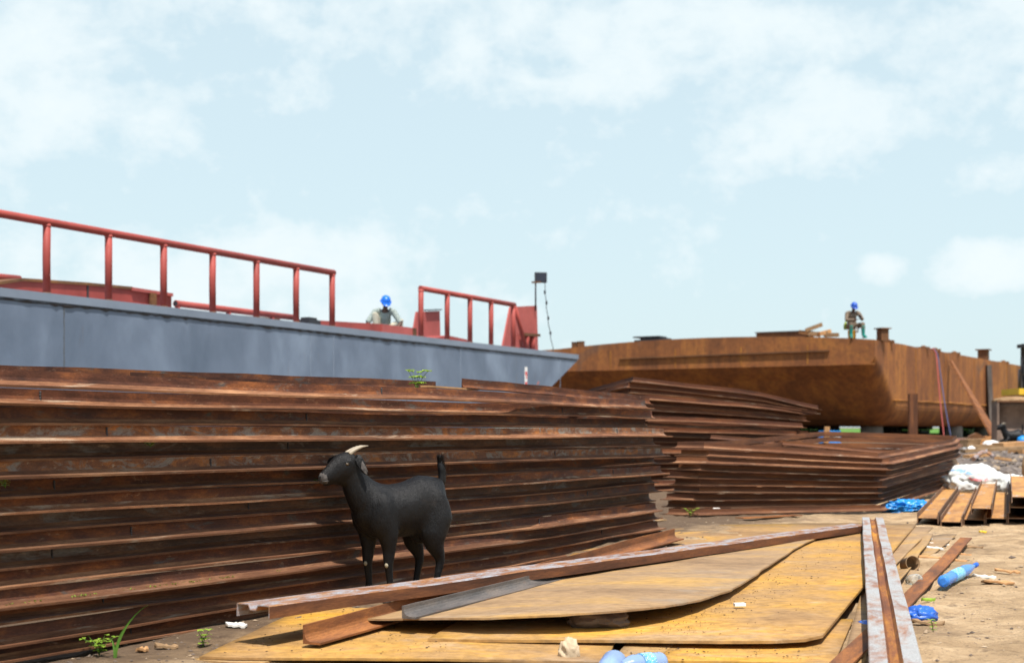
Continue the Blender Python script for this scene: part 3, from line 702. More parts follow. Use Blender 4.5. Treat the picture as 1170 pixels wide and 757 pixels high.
MB().box(e.location+V(0,0,.24), (.42,.42,.48), RZ).build('post', M['deck'], e); MB().box(e.location+V(0,0,.50), (.6,.6,.05), RZ).build('cap_plate', M['deck'], e)
for px, lab in ((657,'left of two small rusty stub posts on the barge deck edge'),(664,'right of two small rusty stub posts on the barge deck edge')):
    p = on_deck(px, .2); MB().box(p+V(0,0,.09), (.2,.2,.22), RZ).box(p+V(0,0,.205), (.23,.23,.02), RZ).build('stub_post', M['deck'], label=lab, cat='post', group='small stub posts on the rusty barge')
for i, px in enumerate((1018, 1059, 1072, 1094, 1150)):
    p, s = side_deck(px); MB().box(p+BB*.15+V(0,0,.03), (.5,.22,.10), RZ @ Matrix.Rotation(R(8*i),3,'Z')).ball(p+BB*.2+V(.1,.1,.08), (.12,.1,.07), 8, 6).build('deck_lump', M['deck'], label=f"small lump of rusty debris on the barge side edge, {['first','second','third','fourth','fifth'][i]} from the bow corner", cat='debris', group='lumps of debris on the barge edge')
# blocks and props under and against it
for i, (x, s, r_) in enumerate(((1.2,3.6,.42),(1.0,14.5,.5),(1.0,21,.5),(6.3,4.2,.42),(11.2,4.2,.42),(6.3,14,.5),(1.1,29,.5),(6.3,24,.5))):
    g_ = gz(*(bpt(x,s,0).xy)); p = bpt(x,s,g_-.05)
    MB().lathe([(r_*1.0,0),(r_,.04),(r_*.97,BBOT-g_+.02),(r_*.9,BBOT-g_+.06)], p, n=20).build('support_drum', M['concrete'], label=f"round grey concrete support under the rusty barge, {['at its near bow corner','beyond the leaning plank','farther along the near side','behind the bow middle','under the far bow corner','under the hull centre','near the far end side','deep under the hull'][i]}", cat='support block', group='concrete supports under the rusty barge')
for i,(x,s) in enumerate(((3.2,17),(8.8,10),(9.5,20),(3.0,25))):
    g_ = gz(*(bpt(x,s,0).xy)); p = bpt(x,s,g_); hh = BBOT-g_
    q = MB()
    for j in range(3): q.box(p+V(0,0,hh*(j+.5)/3), (1.3+.2*(j%2),.9,hh/3-.006), RZ @ Matrix.Rotation(R(90*(j%2)),3,'Z'))
    q.build('timber_crib', M['dark'], label=f"dark timber crib in the shadow under the rusty barge, {['first','second','third','fourth','fifth','sixth','seventh'][i]} back from its bow" , cat='timber crib', group='timber cribs under the rusty barge')
def prop(px, pyt, pyb, y, w, lab, tilt=0):
    a = atY(px+tilt, pyt, y); b = atY(px, pyb, y); b.z = gz(b.x,b.y)-.03
    MB().beam(b, a, w, w*.7).build('steel_post', M['frame_brown'] if w > .25 else M['dark'], label=lab, cat='post', group='steel posts against the rusty barge')
prop(1043, 449.5, 497, 46.5, .27, 'brown upright steel post before the near bilge of the rusty barge')
p, s = side_deck(1130.5); y_ = p.y - .6
a = atY(1129, 417, y_); b = atY(1132.5, 490, y_); b.z = gz(b.x,b.y); MB().beam(b, a, .34, .2).build('steel_post', M['mill'], label='tall dark steel post against the side of the rusty barge', cat='post', group='steel posts against the rusty barge')
# plank leaning on the hull
p, s = side_deck(1083); tp = V(p.x, p.y, 0) - BB*.06; tp.z = atY(1082, 412, p.y).z
ft = V(17.75, 52.3, 0); ft.z = gz(ft.x, ft.y)
w_ = BT*.42
MB().prism([tp - w_*.1, tp + w_*.55, ft + w_*1.0 + V(.1,0,0), ft - w_*1.0], -BB*.05 + V(0,-.03,.03)).build('steel_plank', M['bar'], label='long tapering brown steel plank leaning against the rusty barge side', cat='plank')
# hoses
for px0, py0, px1, py1, col, lab in ((1066,398,1079,501,'rubber_red','red hose hanging down the side of the rusty barge'),(1067.5,400,1087,502,'rubber_blue','dark blue hose hanging beside the red hose on the barge')):
    p, s = side_deck(px0); a = V(p.x,p.y,BDK) - BB*.12; pth = [a + BB*.5 + V(0,0,.04), a + BB*.1 + V(0,0,.05), a - V(0,0,.15)]
    b = atY(px1, py1, p.y-2.2); b.z = gz(b.x,b.y)+.03
    for i in range(1,12): t_ = i/11; pth.append(a.lerp(b, t_) + V(0,0,-.25*math.sin(t_*math.pi)))
    pth.append(b + V(.8,-.5,0)); MB().tube(pth, .021, 8).build('hose', M[col], label=lab, cat='hose', group='hoses hanging on the rusty barge')
# ---------------------------------------------------------------- foreground steel
M['paper'] = paint('brown_paper', (.50,.39,.26), .2, 14, .85, .2, bump=.4)
def ruled(front, back, n=6, warp=.004, seed=0.0, dens=4):
    """grid of points between two polylines with the same number of points (densified)"""
    def dn(P):
        out = []
        for i in range(len(P)-1):
            for k in range(dens): out.append(P[i].lerp(P[i+1], k/dens))
        return out + [P[-1]]
    f_, b_ = dn(front), dn(back)
    jit = lambda P: [p + V(.010*fbm((p.x*3,p.y*3,seed),2.5,3), .010*fbm((p.x*3,p.y*3,seed+9),2.5,3), 0) for p in P]
    f_, b_ = jit(f_), jit(b_)
    return [[a.lerp(b, i/n) + V(0,0,warp*fbm(tuple(a.lerp(b,i/n)+V(0,0,seed)), 1.6, 3)) for a, b in zip(f_, b_)] for i in range(n+1)]
def plate(rows, th, mat, label, name='steel_plate', cat='steel plate', group='rusty steel plates lying in the foreground'):
    return MB().sheet(rows, th, sm=True).build(name, M[mat], label=label, cat=cat, group=group)
plate(ruled([at(228,750,.022), at(360,751,.030), at(540,753,.034), at(693,754,.035)], [at(372,682,.028), at(470,668,.03), at(560,655,.034), at(722,690,.036)], seed=1), .010, 'plate', 'ochre plate whose left corner points into the dark soil, lowest of the pile')
plate(ruled([at(216,753,.010), at(262,756,.011), at(300,757,.012)], [at(262,745,.010), at(292,748,.011), at(330,748,.012)], seed=2), .007, 'plate_brown', 'narrow plate tip poking out under the ochre plate at far left')
plate(ruled([at(695,754.5,.034), at(745,755,.033)], [at(735,715,.035), at(800,712,.034)], seed=3), .010, 'plate_brown', 'narrow brown plate between two diagonal seams at the front edge')
plate(ruled([at(748,754,.030), at(850,755,.030), at(953,757,.030)], [at(800,712,.034), at(900,705,.034), at(975,706,.032)], seed=4), .010, 'plate', 'short ochre plate under the front right corner of the wide plate')
plate(ruled([at(962,757,.012), at(985,759,.012)], [at(985,672,.03), at(1004,672,.03)], seed=5), .008, 'plate_brown', 'dark brown plate strip beside the pale channel, under the wide plate')
# the wide plate
plate(ruled([at(490,728,.050), at(620,730,.055), at(760,731.5,.062), at(880,731,.066), at(922,729,.068), at(940,725,.070)],
            [at(690,612,.05), at(760,603,.055), at(830,599,.06), at(920,597,.06), at(1000,597,.06), at(1047,598,.06)], n=10, warp=.006, seed=6), .012, 'plate', 'wide ochre steel plate in the middle, shadowed under the raised plate')
plate(ruled([at(1000,668,.040), at(1026,642,.050)], [at(1022,600,.03), at(1066,602,.045)], seed=7, n=8), .008, 'plate_brown', 'thin brown plate showing right of the pale channel, above a crumpled one')
rows = ruled([at(1000,690,.020), at(1016,676,.03), at(1030,661,.055)], [at(1030,607,.02), at(1048,607,.03), at(1066,610,.05)], seed=8, n=10, warp=.02)
plate(rows, .007, 'plate_brown', 'crumpled brown plate strip with a wavy right edge')
plate(ruled([at(1030,648,.012), at(1046,641,.014), at(1072,629,.016)], [at(1062,612,.012), at(1076,610,.012), at(1093,610,.014)], seed=9), .006, 'plate_brown', 'flat brown plate scrap on the sand beyond the crumpled strip')
# raised plate with the curved right edge, lifted by a rock
FR = [(421,706,.085),(490,705.5,.105),(560,705,.125),(640,701,.145),(700,697,.152),(760,692,.140),(800,685,.126),(835,673,.112),(862,657,.102),(885,641,.096),(910,625,.091),(939,611,.085)]
BK = [(440,701,.085),(500,684,.085),(560,668,.086),(620,656,.088),(680,645,.088),(730,637,.088),(780,629,.088),(820,624,.088),(855,620,.086),(885,617,.085),(915,613,.085),(940,610.5,.085)]
plate(ruled([at(*p) for p in FR], [at(*p) for p in BK], n=8, warp=.005, seed=10, dens=6), .009, 'plate_brown', 'raised brown plate with curved ragged right edge, propped on a rock')
def rock(name, c, r, seed, mat, label=None, cat=None, group=None, sub=3, amp=.35):
    bm = bmesh.new(); bmesh.ops.create_icosphere(bm, subdivisions=sub, radius=1)
    me_v = []
    for v in bm.verts:
        n_ = v.co.normalized(); k = 1 + amp*fbm(tuple(n_*1.3 + V(seed,0,0)), 1.0, 4)
        me_v.append(V(n_.x*r[0], n_.y*r[1], n_.z*r[2])*k + Vector(c))
    mb = MB(); mb.add(me_v)
    for f in bm.faces: mb.face([v.index for v in f.verts], None, amp < .2)
    bm.free(); return mb.build(name, M[mat], label=label, cat=cat, group=group)
p = at(686,716,.06); rock('rock', (p.x,p.y+.045,.093), (.14,.10,.046), 3.3, 'rock', 'dark rock propping up the raised plate', 'rock')

# channels with a groove along the top
def channel(a, b, label, wing, wid=.175, roll=0.0):
    t = .0045; w = wid/2
    outer = [(-w,-.055),(-w,-.004),(-w+.004,0),(-.027,0),(-.015,-.022),(.015,-.022),(.027,0),(w-.004,0),(w,-.004),(w,-.055)]
    inner = [(w-t,-.055),(w-t,-t),(.030,-t),(.018,-.022-t),(-.018,-.022-t),(-.030,-t),(-w+t,-t),(-w+t,-.055)]
    prof = outer + inner; a, b = Vector(a), Vector(b); n = 26
    path = [a + (b-a)*(i/n) + V(.004*fbm((i*.3,a.x,1),1,2), 0, .006*fbm((i*.35,a.y,2),1,2)) for i in range(n+1)]
    mb = MB().sweep(path, prof, roll=roll)
    M_ = len(prof); k = 0
    for i in range(n):
        for j in range(M_):
            if j in (3,4,5): mb.mi[k] = 1
            elif j in (0,8): mb.mi[k] = 2
            k += 1
    return mb.build('steel_channel', [M[wing], M['groove'] if wing == 'galv_pale' else M[wing], M['frame_brown']], label=label, cat='steel channel')
channel(at(289,690,.202), at(984,598,.125), 'long worn channel lying slantwise in front of the goat', 'galv', .19)
channel(at(1024,758,.130), at(997,590.5,.148), 'pale grey channel with rusty central groove pointing at the viewer, right', 'galv_pale', .182)
def lbar(a, b, h, w, label, mat, seed=0, flip=1, name='angle_bar'):
    a, b = Vector(a), Vector(b); n = 14
    path = [a + (b-a)*(i/n) + V(0,0,.006*fbm((i*.4,seed,2),1,2)) for i in range(n+1)]
    return MB().sweep(path, [(x*flip, y) for x, y in L_prof(h, w, .008)]).build(name, M[mat], label=label, cat='steel bar')
lbar(at(348,735,.045), at(771,615,.095), .080, .075, 'long orange brown angle bar passing under the worn channel', 'bar', 1)
lbar(at(461,706,.102), at(640,660,.098), .055, .06, 'short dark grey angle bar lying on the raised plate', 'mill', 2)
def flat(a, b, w, th, label, mat, sag=0):
    a, b = Vector(a), Vector(b); n = 12
    path = [a + (b-a)*(i/n) + V(0,0,-sag*math.sin(math.pi*i/n) + .006*fbm((i*.4,a.x,4),1,2)) for i in range(n+1)]
    return MB().sweep(path, [(-w/2,-th/2),(w/2,-th/2),(w/2,th/2),(-w/2,th/2)]).build('flat_bar', M[mat], label=label, cat='steel bar')
flat(at(955,764,.03), at(1104,614.5,.05), .088, .010, 'rusty flat bar lying on the sand under the pale channel', 'bar', .012)
flat(at(700,597,.02), at(748,593,.02), .30, .008, 'short brown plate strip on the ground before the low open stack', 'plate_brown')
flat(at(845,591.5,.02), at(912,588,.02), .12, .01, 'small rusty strip on the sand left of the pale channel far end', 'bar')
flat(at(640,628,.015), at(770,604,.015), .22, .008, 'ochre strip on the ground right of the long angle bar', 'plate')
# white bit and wood on the plates
MB().box(at(845,690,.082), (.055,.03,.014), Matrix.Rotation(R(10),3,'Z')).build('white_chip', M['white'], label='small white chip on the wide ochre plate', cat='scrap')

# ---------------------------------------------------------------- I-beams lying at right
IB = [(-.10,-.055),(-.091,-.055),(-.091,-.0035),(.091,-.0035),(.091,-.055),(.10,-.055),(.10,.055),(.091,.055),(.091,.0035),(-.091,.0035),(-.091,.055),(-.10,.055)]
DI = V(1.95,5.6,0).normalized()
iflange = rust('beam_flange_rust', (.09,.052,.034), (.22,.125,.075), (.36,.20,.09), grey=(.24,.19,.15), gamt=.56, st=(.8,4,4), sc=2.6, var=.2)
iweb = rust('beam_web_rust', (.22,.10,.04), (.48,.24,.08), (.62,.34,.10), grey=(.44,.40,.36), gamt=.58, st=(.7,3,3), sc=2.2, var=.15)
def ibeam(px, lvl, ln, label, dy=0.0, roll=0.0):
    a = at(px, 600, 0.0); a = a + DI*dy; z = .057 + gz(a.x,a.y) + lvl*.112
    b = a + DI*ln; mb = MB(); n = 6
    mb.sweep([V(lerp(a.x,b.x,i/n), lerp(a.y,b.y,i/n), z + i/n*(gz(b.x,b.y)-gz(a.x,a.y))) for i in range(n+1)], IB, roll=roll)
    k = 0
    for i in range(n):
        for j in range(12):
            if j in (2,8): mb.mi[k] = 1
            k += 1
    return mb.build('steel_beam', [iflange, iweb], label=label, cat='steel beam', group='rusty beams lying side by side at right')
px0, dpx = 1060, 25.6
for i, (lab) in enumerate(('leftmost rusty steel beam of the row lying on the sand','second rusty beam from the left in the bottom row on the sand','third beam from the left in the bottom row, partly under an upper beam','fourth beam from the left in the bottom row, right of the upper beam','fifth beam from the left in the bottom row, under two others','sixth beam from the left in the bottom row, at the photo edge')):
    ibeam(px0 + dpx*i + (1.5 if i > 0 else 0), 0, 6.2 + (.5,-.3,.2,-.4,.3,0)[i], lab, dy=(0,-.05,.1,.05,-.05,0)[i])
ibeam(px0+dpx*2.42, .985, 6.1, 'upper steel beam lying over the third and fourth bottom beams', -.1)
ibeam(px0+dpx*4.12, .985, 6.3, 'middle beam of the pile of three at the right end of the row', -.1)
ibeam(px0+dpx*4.22, 1.975, 6.0, 'top beam of the pile of three at the right end of the row', -.18)

# ---------------------------------------------------------------- litter and bags
def crumple(name, c, r, seed, mat, label, cat, rotz=0, amp=.35, fr=2.2, sub=4, flat_=.0, mats=None, pick=None, group=None):
    bm = bmesh.new(); bmesh.ops.create_icosphere(bm, subdivisions=sub, radius=1); rz = Matrix.Rotation(R(rotz),3,'Z'); P = []
    for v in bm.verts:
        n_ = v.co.normalized(); q = n_*fr + V(seed, seed*.7, 0)
        k = 1 + amp*(1-2*abs(noise.noise(q))) * .6 + amp*.5*noise.noise(q*2.7) + amp*.25*(1-2*abs(noise.noise(q*5.3)))
        w = V(n_.x*r[0], n_.y*r[1], n_.z*r[2])*k; w.z = max(w.z, -r[2]*.45)
        P.append(Vector(c) + rz @ w)
    mb = MB(); mb.add(P)
    for f in bm.faces:
        cc = f.calc_center_median(); mb.face([v.index for v in f.verts], None, True, pick(cc) if pick else 0)
    bm.free(); return mb.build(name, mats or M[mat], label=label, cat=cat, group=group)
def sp(c):      # printed patches on the sack
    if c.y < .15 and c.z > -.2:
        if -.72 < c.x < -.30 and abs(c.z - .62 - .55*(c.x+.5)*-1) < .10 and noise.noise(c*14) > -.25: return 1
        if -.45 < c.x < .12 and abs(c.z - .18 - .30*abs(c.x+.15)) < .07 and noise.noise(c*9) > -.3: return 2
    return 0
p = at(1124,566,.05); c = V(p.x+.15, p.y+.9, gz(p.x,p.y)+.17)
crumple('woven_sack', c, (.42,.30,.235), 2.2, 'sack', 'crumpled white printed sack lying behind the rusty beams', 'sack', 10, .22, 1.7, 5, mats=[M['sack'], M['mark_blue'], M['mark_pink']], pick=sp)
crumple('woven_sack', c+V(.50,-.1,-.05), (.22,.20,.15), 4.9, 'sack', 'smaller white crumpled sack end right of the printed sack', 'sack', -8, .3, 2.1, 4)
fl_ = []; b0 = at(1100,562,.02); b0.z = gz(b0.x,b0.y)
for i in range(9):
    t_ = i/8; fl_.append([b0 + V(-.20 + .30*t_ + .06*math.sin(j*.9), .15*j/6 - .05, .42*(1-t_)**1.2 + .05*math.sin(j*1.1+t_*2) + .10*(j/6)*(1-t_)) for j in range(7)])
MB().sheet(fl_, .01, off=V(.012,-.008,0)).build('sack_flap', M['card'], label='brown paper flap standing at the left of the white sack', cat='paper sack')
fl_ = []
for i in range(9):
    t_ = i/8; fl_.append([b0 + V(-.28 + .34*t_ + .05*math.sin(j*.8), -.10 + .10*j/6, .44*(1-t_)**1.1 - .02 + .04*math.sin(j*1.3+t_*3)) for j in range(7)])
MB().sheet(fl_, .01, off=V(.012,-.008,0)).build('sack_flap', M['sack'], label='white upright sack flap leaning before the brown paper flap', cat='sack')
p = at(1038,583,.0); crumple('tarp', (p.x,p.y,gz(p.x,p.y)+.035), (.23,.16,.085), 6.1, 'tarp', 'crumpled bright blue tarp on the sand before the low stack', 'tarp', 8, .5, 2.4, 5)
p = at(1011,582,.0); crumple('plastic_bag', (p.x,p.y,gz(p.x,p.y)+.03), (.065,.05,.045), 1.7, 'bag_blue', 'small dark blue bag left of the blue tarp', 'plastic bag', 0, .35, 2.5, 3)
p = at(1052,708,.0); crumple('plastic_bag', (p.x,p.y,gz(p.x,p.y)+.025), (.072,.06,.045), 8.3, 'bag_blue', 'crumpled blue plastic bag on the sand right of the pale channel', 'plastic bag', 20, .35, 2.2, 4)
p = at(993,716,.0); crumple('plastic_bag', (p.x,p.y,gz(p.x,p.y)+.015), (.035,.07,.02), 5.3, 'bag_blue', 'dark blue bag in the gap beneath the pale channel', 'plastic bag', 20, .35, 2.2, 4)
p = at(1078,553,.0); crumple('plastic_bag', (p.x,p.y+.1,gz(p.x,p.y)+.05), (.10,.08,.07), 3.7, 'scrap_white', 'small white bag between the low stack and the rusty beams', 'plastic bag', 20, .35, 2.2, 3)
def bottle(cap, base, r, mat, label, lab=True, cola='cap_blue'):
    cap, base = Vector(cap), Vector(base); ax = (cap-base); L = ax.length; rot = ax.to_track_quat('Z','Y').to_matrix()
    e = empty('plastic_bottle', base, label, 'bottle')
    prof = [(r*.5,0),(r*.85,.006),(r*.97,.02)]; k = 0
    for i in range(12):
        z = .02 + (L*.62-.02)*(i+1)/12; prof.append((r*(.97 if i % 2 else .90), z))
    prof += [(r*.86,L*.70),(r*.62,L*.80),(r*.36,L*.88),(r*.33,L*.93)]
    MB().lathe(prof, base, rot, 20).build('bottle_body', M[mat], e)
    MB().lathe([(r*.36,L*.925),(r*.42,L*.93),(r*.42,L*.995),(r*.36,L)], base, rot, 16).build('cap', M[cola], e)
    if lab: MB().lathe([(r*1.0,L*.26),(r*1.005,L*.27),(r*1.005,L*.48),(r*1.0,L*.49)], base, rot, 20).build('paper_label', M['label'], e)
    return e
bottle(at(1116,644.5,.075), at(1077,664,.045), .037, 'pet_blue', 'blue plastic bottle lying against the rusty flat bar on the sand')
a = at(700,757,.034); bottle(a + V(-.04,-.26,.0), a + V(.01,.03,0), .052, 'pet_pale', 'pale blue bottle without cap at the front edge, left of two', False, 'pet_pale')
a = at(750,757,.036); bottle(a + V(-.17,-.10,0), a + V(.03,.02,0), .044, 'pet_pale', 'pale blue bottle with a printed label at the front edge, right of two')
p = at(650,757,.0); crumple('paper_bag', (p.x,p.y-.02,.035), (.036,.03,.058), 2.9, 'paper', 'pale crumpled paper bag standing at the front edge beside the bottles', 'paper bag', 0, .42, 1.7, 4)
# cups
p = at(1047,668,.0); p.z = gz(p.x,p.y)+.030; rot = V(.3,-1,.12).normalized().to_track_quat('Z','Y').to_matrix()
cu = empty('plastic_cup', p, 'clear plastic bottle end lying on the sand by the crumpled plate', 'cup')
MB().lathe([(.020,-.08),(.034,-.07),(.040,-.04),(.042,0),(.040,.012),(.028,.018),(.01,.010)], p, rot, 20).build('cup_body', M['clear'], cu)
p = at(1043,656,.0); p.z = gz(p.x,p.y)+.042; rot = V(.15,-1,.25).normalized().to_track_quat('Z','Y').to_matrix()
cn = empty('tin_can', p, 'open brown tin can lying behind the clear bottle end', 'can')
MB().lathe([(.047,-.10),(.048,0),(.050,.002),(.046,.003),(.045,-.095),(.001,-.096)], p, rot, 22).build('can_body', M['wood'], cn)
for i, (px, py, L_, w_, an, mat, lab) in enumerate(((1073,621,.20,.04,20,'scrap_white','white splinter by the flat brown plate scrap on the sand'),(1067,628,.16,.05,-50,'scrap_white','white torn wrapper on the flat brown plate scrap'),(1062,617,.10,.05,70,'scrap_white','small white wrapper bit near the flat brown plate scrap'),(1095,641,.12,.045,-15,'wood_warm','pale wood block leaning at the rusty flat bar'),(1110,626,.19,.035,5,'wood','grey wood splinter right of the rusty flat bar tip'),(1098,634,.15,.025,-12,'wood_warm','thin pale splinter right of the rusty flat bar'),(1095,660,.17,.05,2,'wood','dark wood piece below the blue bottle'),(1061,689,.085,.02,20,'leaf','small green wrapper left of the rusty flat bar'),(1060,712,.17,.045,8,'wood','wood splinter below the crumpled blue bag'),(1125,662,.14,.05,-5,'scrap_white','pale flat scrap right of the blue bottle'),(1123,608,.07,.03,0,'yellow','tiny yellow scrap on the sand below the rusty beams'),(1060,639,.2,.03,12,'wood_warm','thin pale stick between crumpled plate and flat bar'),(1141,669,.20,.07,10,'wood_warm','pale flaky scrap on the open sand at right'),(270,721,.10,.06,12,'scrap_white','pale grey scrap on the dark soil beside the ochre plate corner'),(1151,655,.16,.05,-20,'wood_warm','small pale scrap at the right edge of the sand'),(190,741,.10,.03,15,'wood','small dry chip on the dark soil by the long stack'),(163,744,.05,.04,60,'wood_warm','pale pebble sized chip by the tall grass blade'),(735,606,.22,.05,10,'scrap_white','pale splinter on the ground at the end of the long stack'),(815,582,.16,.04,-5,'white','white scrap at the foot of the low stack'))):
    p = at(px, py, 0); p.z = gz(p.x,p.y) + .016; rr = Matrix.Rotation(R(an),3,'Z') @ Matrix.Rotation(R(5),3,'Y')
    n = 6; rows = [[p + rr @ V((u_/n-.5)*L_*(1-.25*(v_==0)), (v_/3-.5)*w_*(1-.4*abs(u_/n-.5)), .012*noise.noise((u_*.9+i,v_*1.1,i*3.3)) + .008*(v_==1)) for u_ in range(n+1)] for v_ in range(4)]
    MB().sheet(rows, .010, sm=False).build('scrap', M[mat], label=lab, cat='scrap', group='bits of litter on the ground')

# ---------------------------------------------------------------- stuff: pebbles and rust flakes
def scatter(name, pts, mats, kind='stuff'):
    mb = MB(); rs = random.Random(3)
    T = [V(0,0,1),V(.94,0,.33).normalized(),V(-.47,.82,.3),V(-.47,-.82,.3),V(.6,.7,-.5),V(.5,-.8,-.4),V(-.8,.1,-.5)]
    for p, r, fl, mi in pts:
        a = rs.random()*6.28; ca, sa = math.cos(a), math.sin(a); s = [rs.uniform(.6,1.2) for _ in range(6)]
        q = [V(1,0,0)*s[0], V(0,1,0)*s[1], V(-1,0,0)*s[2], V(0,-1,0)*s[3], V(.1,.1,.8)*s[4], V(0,0,-.5)]
        n = mb.add([p + V((v.x*ca-v.y*sa)*r, (v.x*sa+v.y*ca)*r*.75, v.z*r*fl) for v in q])
        for f in ((0,1,4),(1,2,4),(2,3,4),(3,0,4),(1,0,5),(2,1,5),(3,2,5),(0,3,5)): mb.face([n+i for i in f], None, False, mi)
    return mb.build(name, mats, kind=kind, org=(0,0,0), fix=False)
rs = random.Random(11); pts = []
while len(pts) < 7600:
    y = 4.6 + 17*rs.random()**1.4; x = rs.uniform(.7, 8.5)*y/9
    px = CX + x*F/y
    if px < 1000 and y < 12: continue
    r = .004 + .013*rs.random()**4 + (.03*rs.random() if rs.random() < .025 else 0)
    pts.append((V(x,y,gz(x,y)+r*.15), r, rs.uniform(.35,.8), 0 if rs.random() < .68 else 1))
while len(pts) < 9600:
    s_ = rs.uniform(-2,7); w_ = rs.uniform(-1.3,-.02)
    q = P0 + D1*s_ + NL*w_; r = .004+.012*rs.random()**3
    pts.append((V(q.x,q.y,gz(q.x,q.y)+r*.2), r, .6, 1 if rs.random() < .7 else 0))
scatter('gravel', pts, [M['pebble'], M['rock']])
pts = []
def on_pl(px, py, z): p = at(px,py,z); return p
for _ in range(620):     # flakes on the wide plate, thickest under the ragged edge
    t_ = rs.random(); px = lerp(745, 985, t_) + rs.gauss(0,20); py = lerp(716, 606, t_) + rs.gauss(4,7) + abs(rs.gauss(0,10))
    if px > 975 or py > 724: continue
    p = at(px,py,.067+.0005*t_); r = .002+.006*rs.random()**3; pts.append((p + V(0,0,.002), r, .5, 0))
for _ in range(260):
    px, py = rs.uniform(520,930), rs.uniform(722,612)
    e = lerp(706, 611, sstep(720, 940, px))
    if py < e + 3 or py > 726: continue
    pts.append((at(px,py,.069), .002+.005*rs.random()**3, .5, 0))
for _ in range(500):     # soil crumbs on the low ochre plate
    px = rs.uniform(250,520); py = rs.uniform(690, 748)
    if py < 750 - .45*(px-228) + 6: continue
    pts.append((at(px,py,.036), .0018+.007*rs.random()**3.5, .5, 0))
for _ in range(160):
    px = rs.uniform(700,940); pts.append((at(px, rs.uniform(737,753), .036), .002+.007*rs.random()**3, .5, 0))
scatter('rust_debris', pts, [M['flake']])

# ---------------------------------------------------------------- plants
def leaf(mb, p, d, L, w, droop=.3):
    d = Vector(d).normalized(); sd = d.cross(V(0,0,1)); sd = sd.normalized() if sd.length > .01 else V(1,0,0)
    c = [p, p + d*L*.35 + V(0,0,.03*L), p + d*L*.7 - V(0,0,.06*L*droop*3), p + d*L - V(0,0,L*droop)]
    ws = [.15, 1, .75, .05]; rows = [[q - sd*w*k/2, q + V(0,0,-.08*w), q + sd*w*k/2] for q, k in zip(c, ws)]
    n = mb.add([x for r in rows for x in r])
    for i in range(3):
        for j in range(2): mb.face((n+i*3+j, n+i*3+j+1, n+i*3+j+4, n+i*3+j+3), None, True)
def sprig(base, h, nst, label, sp=.5, lw=.02, ll=.035, seed=1):
    rs = random.Random(seed); root = empty('small_plant', base, label, 'plant', 'weeds sprouting among the steel'); st = MB(); lv = MB()
    for k in range(nst):
        a = rs.uniform(0,6.28); d = V(math.cos(a)*sp, math.sin(a)*sp, 1); pth = [Vector(base) + V(d.x*t*t, d.y*t*t, t)*h*rs.uniform(.95,1.05) for t in (0,.25,.5,.75,1)]
        st.tube(pth, [.0022,.002,.0017,.0014,.001], 5)
        for t in range(1,5):
            for q in range(3): 
                b = rs.uniform(0,6.28); leaf(lv, pth[t], (math.cos(b), math.sin(b), .35), ll*rs.uniform(.6,1.2), lw*rs.uniform(.7,1.1))
    st.build('stem', M['grassleaf'], root); lv.build('foliage', M['leaf'], root); return root
p = backpt(476, 452, .35); sprig(p, .155, 6, 'light green sprig growing out of the top of the long stack', .45, .034, .050, 3)
p = at(101,757,0); sprig(V(p.x,p.y+.15,gz(p.x,p.y)), .075, 6, 'low bright weed at the foot of the tall grass blade', .9, .016, .028, 4)
p = at(232,739,0); sprig(V(p.x,p.y,gz(p.x,p.y)), .07, 3, 'small two stemmed weed on the dark soil near the ochre plate', .35, .020, .026, 5)
p = backpt(6, 551, -.045); sprig(V(p.x,p.y,p.z-.02), .03, 4, 'tiny weed poking from the long stack at the left edge', 1.2, .009, .022, 6)
p = backpt(172, 510, -.03); sprig(V(p.x,p.y,p.z), .022, 4, 'tiny weed between upper frames of the long stack', 1.6, .008, .022, 8)
p = at(788,590,0); sprig(V(p.x,p.y-.1,gz(p.x,p.y)), .09, 7, 'low weed at the left foot of the low open stack', .8, .02, .03, 9)
p = at(1062,716,0); sprig(V(p.x,p.y-.06,gz(p.x,p.y)), .06, 2, 'tiny green shoot below the crumpled blue bag', .2, .012, .03, 10)
p = at(1087,556,0); sprig(V(p.x,p.y-.3,gz(p.x,p.y)), .14, 9, 'green weed in the corner between low stack and white bag', .7, .03, .05, 12)
g = empty('grass_plant', V(*at(122,758,0).xy, 0)+V(0,.12,0), 'tall bending grass blade at the foot of the long stack', 'grass plant'); b0 = g.location.copy()
for k, (dx, dy, h, ben) in enumerate(((.13,.02,.25,1.0),(.05,.03,.14,.6),(-.03,.02,.10,.8))):
    rows = []
    for i in range(9):
        t_ = i/8; w = .006*(1-t_**2)+.0006; c = b0 + V(dx*t_**1.8*ben, dy*t_, h*t_*(1-.12*t_**3)); rows.append([c-V(w,.002,0), c+V(0,.002,-.001), c+V(w,-.002,0)])
    mb = MB(); n = mb.add([x for r in rows for x in r])
    for i in range(8):
        for j in range(2): mb.face((n+i*3+j,n+i*3+j+1,n+i*3+j+4,n+i*3+j+3), None, True)
    mb.build('blade', M['grassleaf'], g)
mb = MB(); rs = random.Random(21)       # moss growing on the flanges of the lower frames
for k, s0, s1, n_ in ((3,-.3,1.7,330),(4,5.0,5.9,200),(9,2.0,2.5,60),(5,3.0,3.5,60)):
    for _ in range(n_):
        s_ = rs.uniform(s0,s1)
        if fbm((s_*3,k,1),1,2) < -.05: continue
        d = D1 if s_ < SB else rot2(D1,TURN); q = P0 + D1*min(s_,SB) + d*max(0,s_-SB) + NL*(offs[k]-rs.uniform(.004,.035)) + V(0,0,zk(k,s_)+.010)
        a = rs.random()*6.28; leaf(mb, q, (math.cos(a),math.sin(a),.8), rs.uniform(.008,.022), .008, .2)
mb.build('moss', M['moss'], kind='stuff', org=(0,0,0), fix=False)
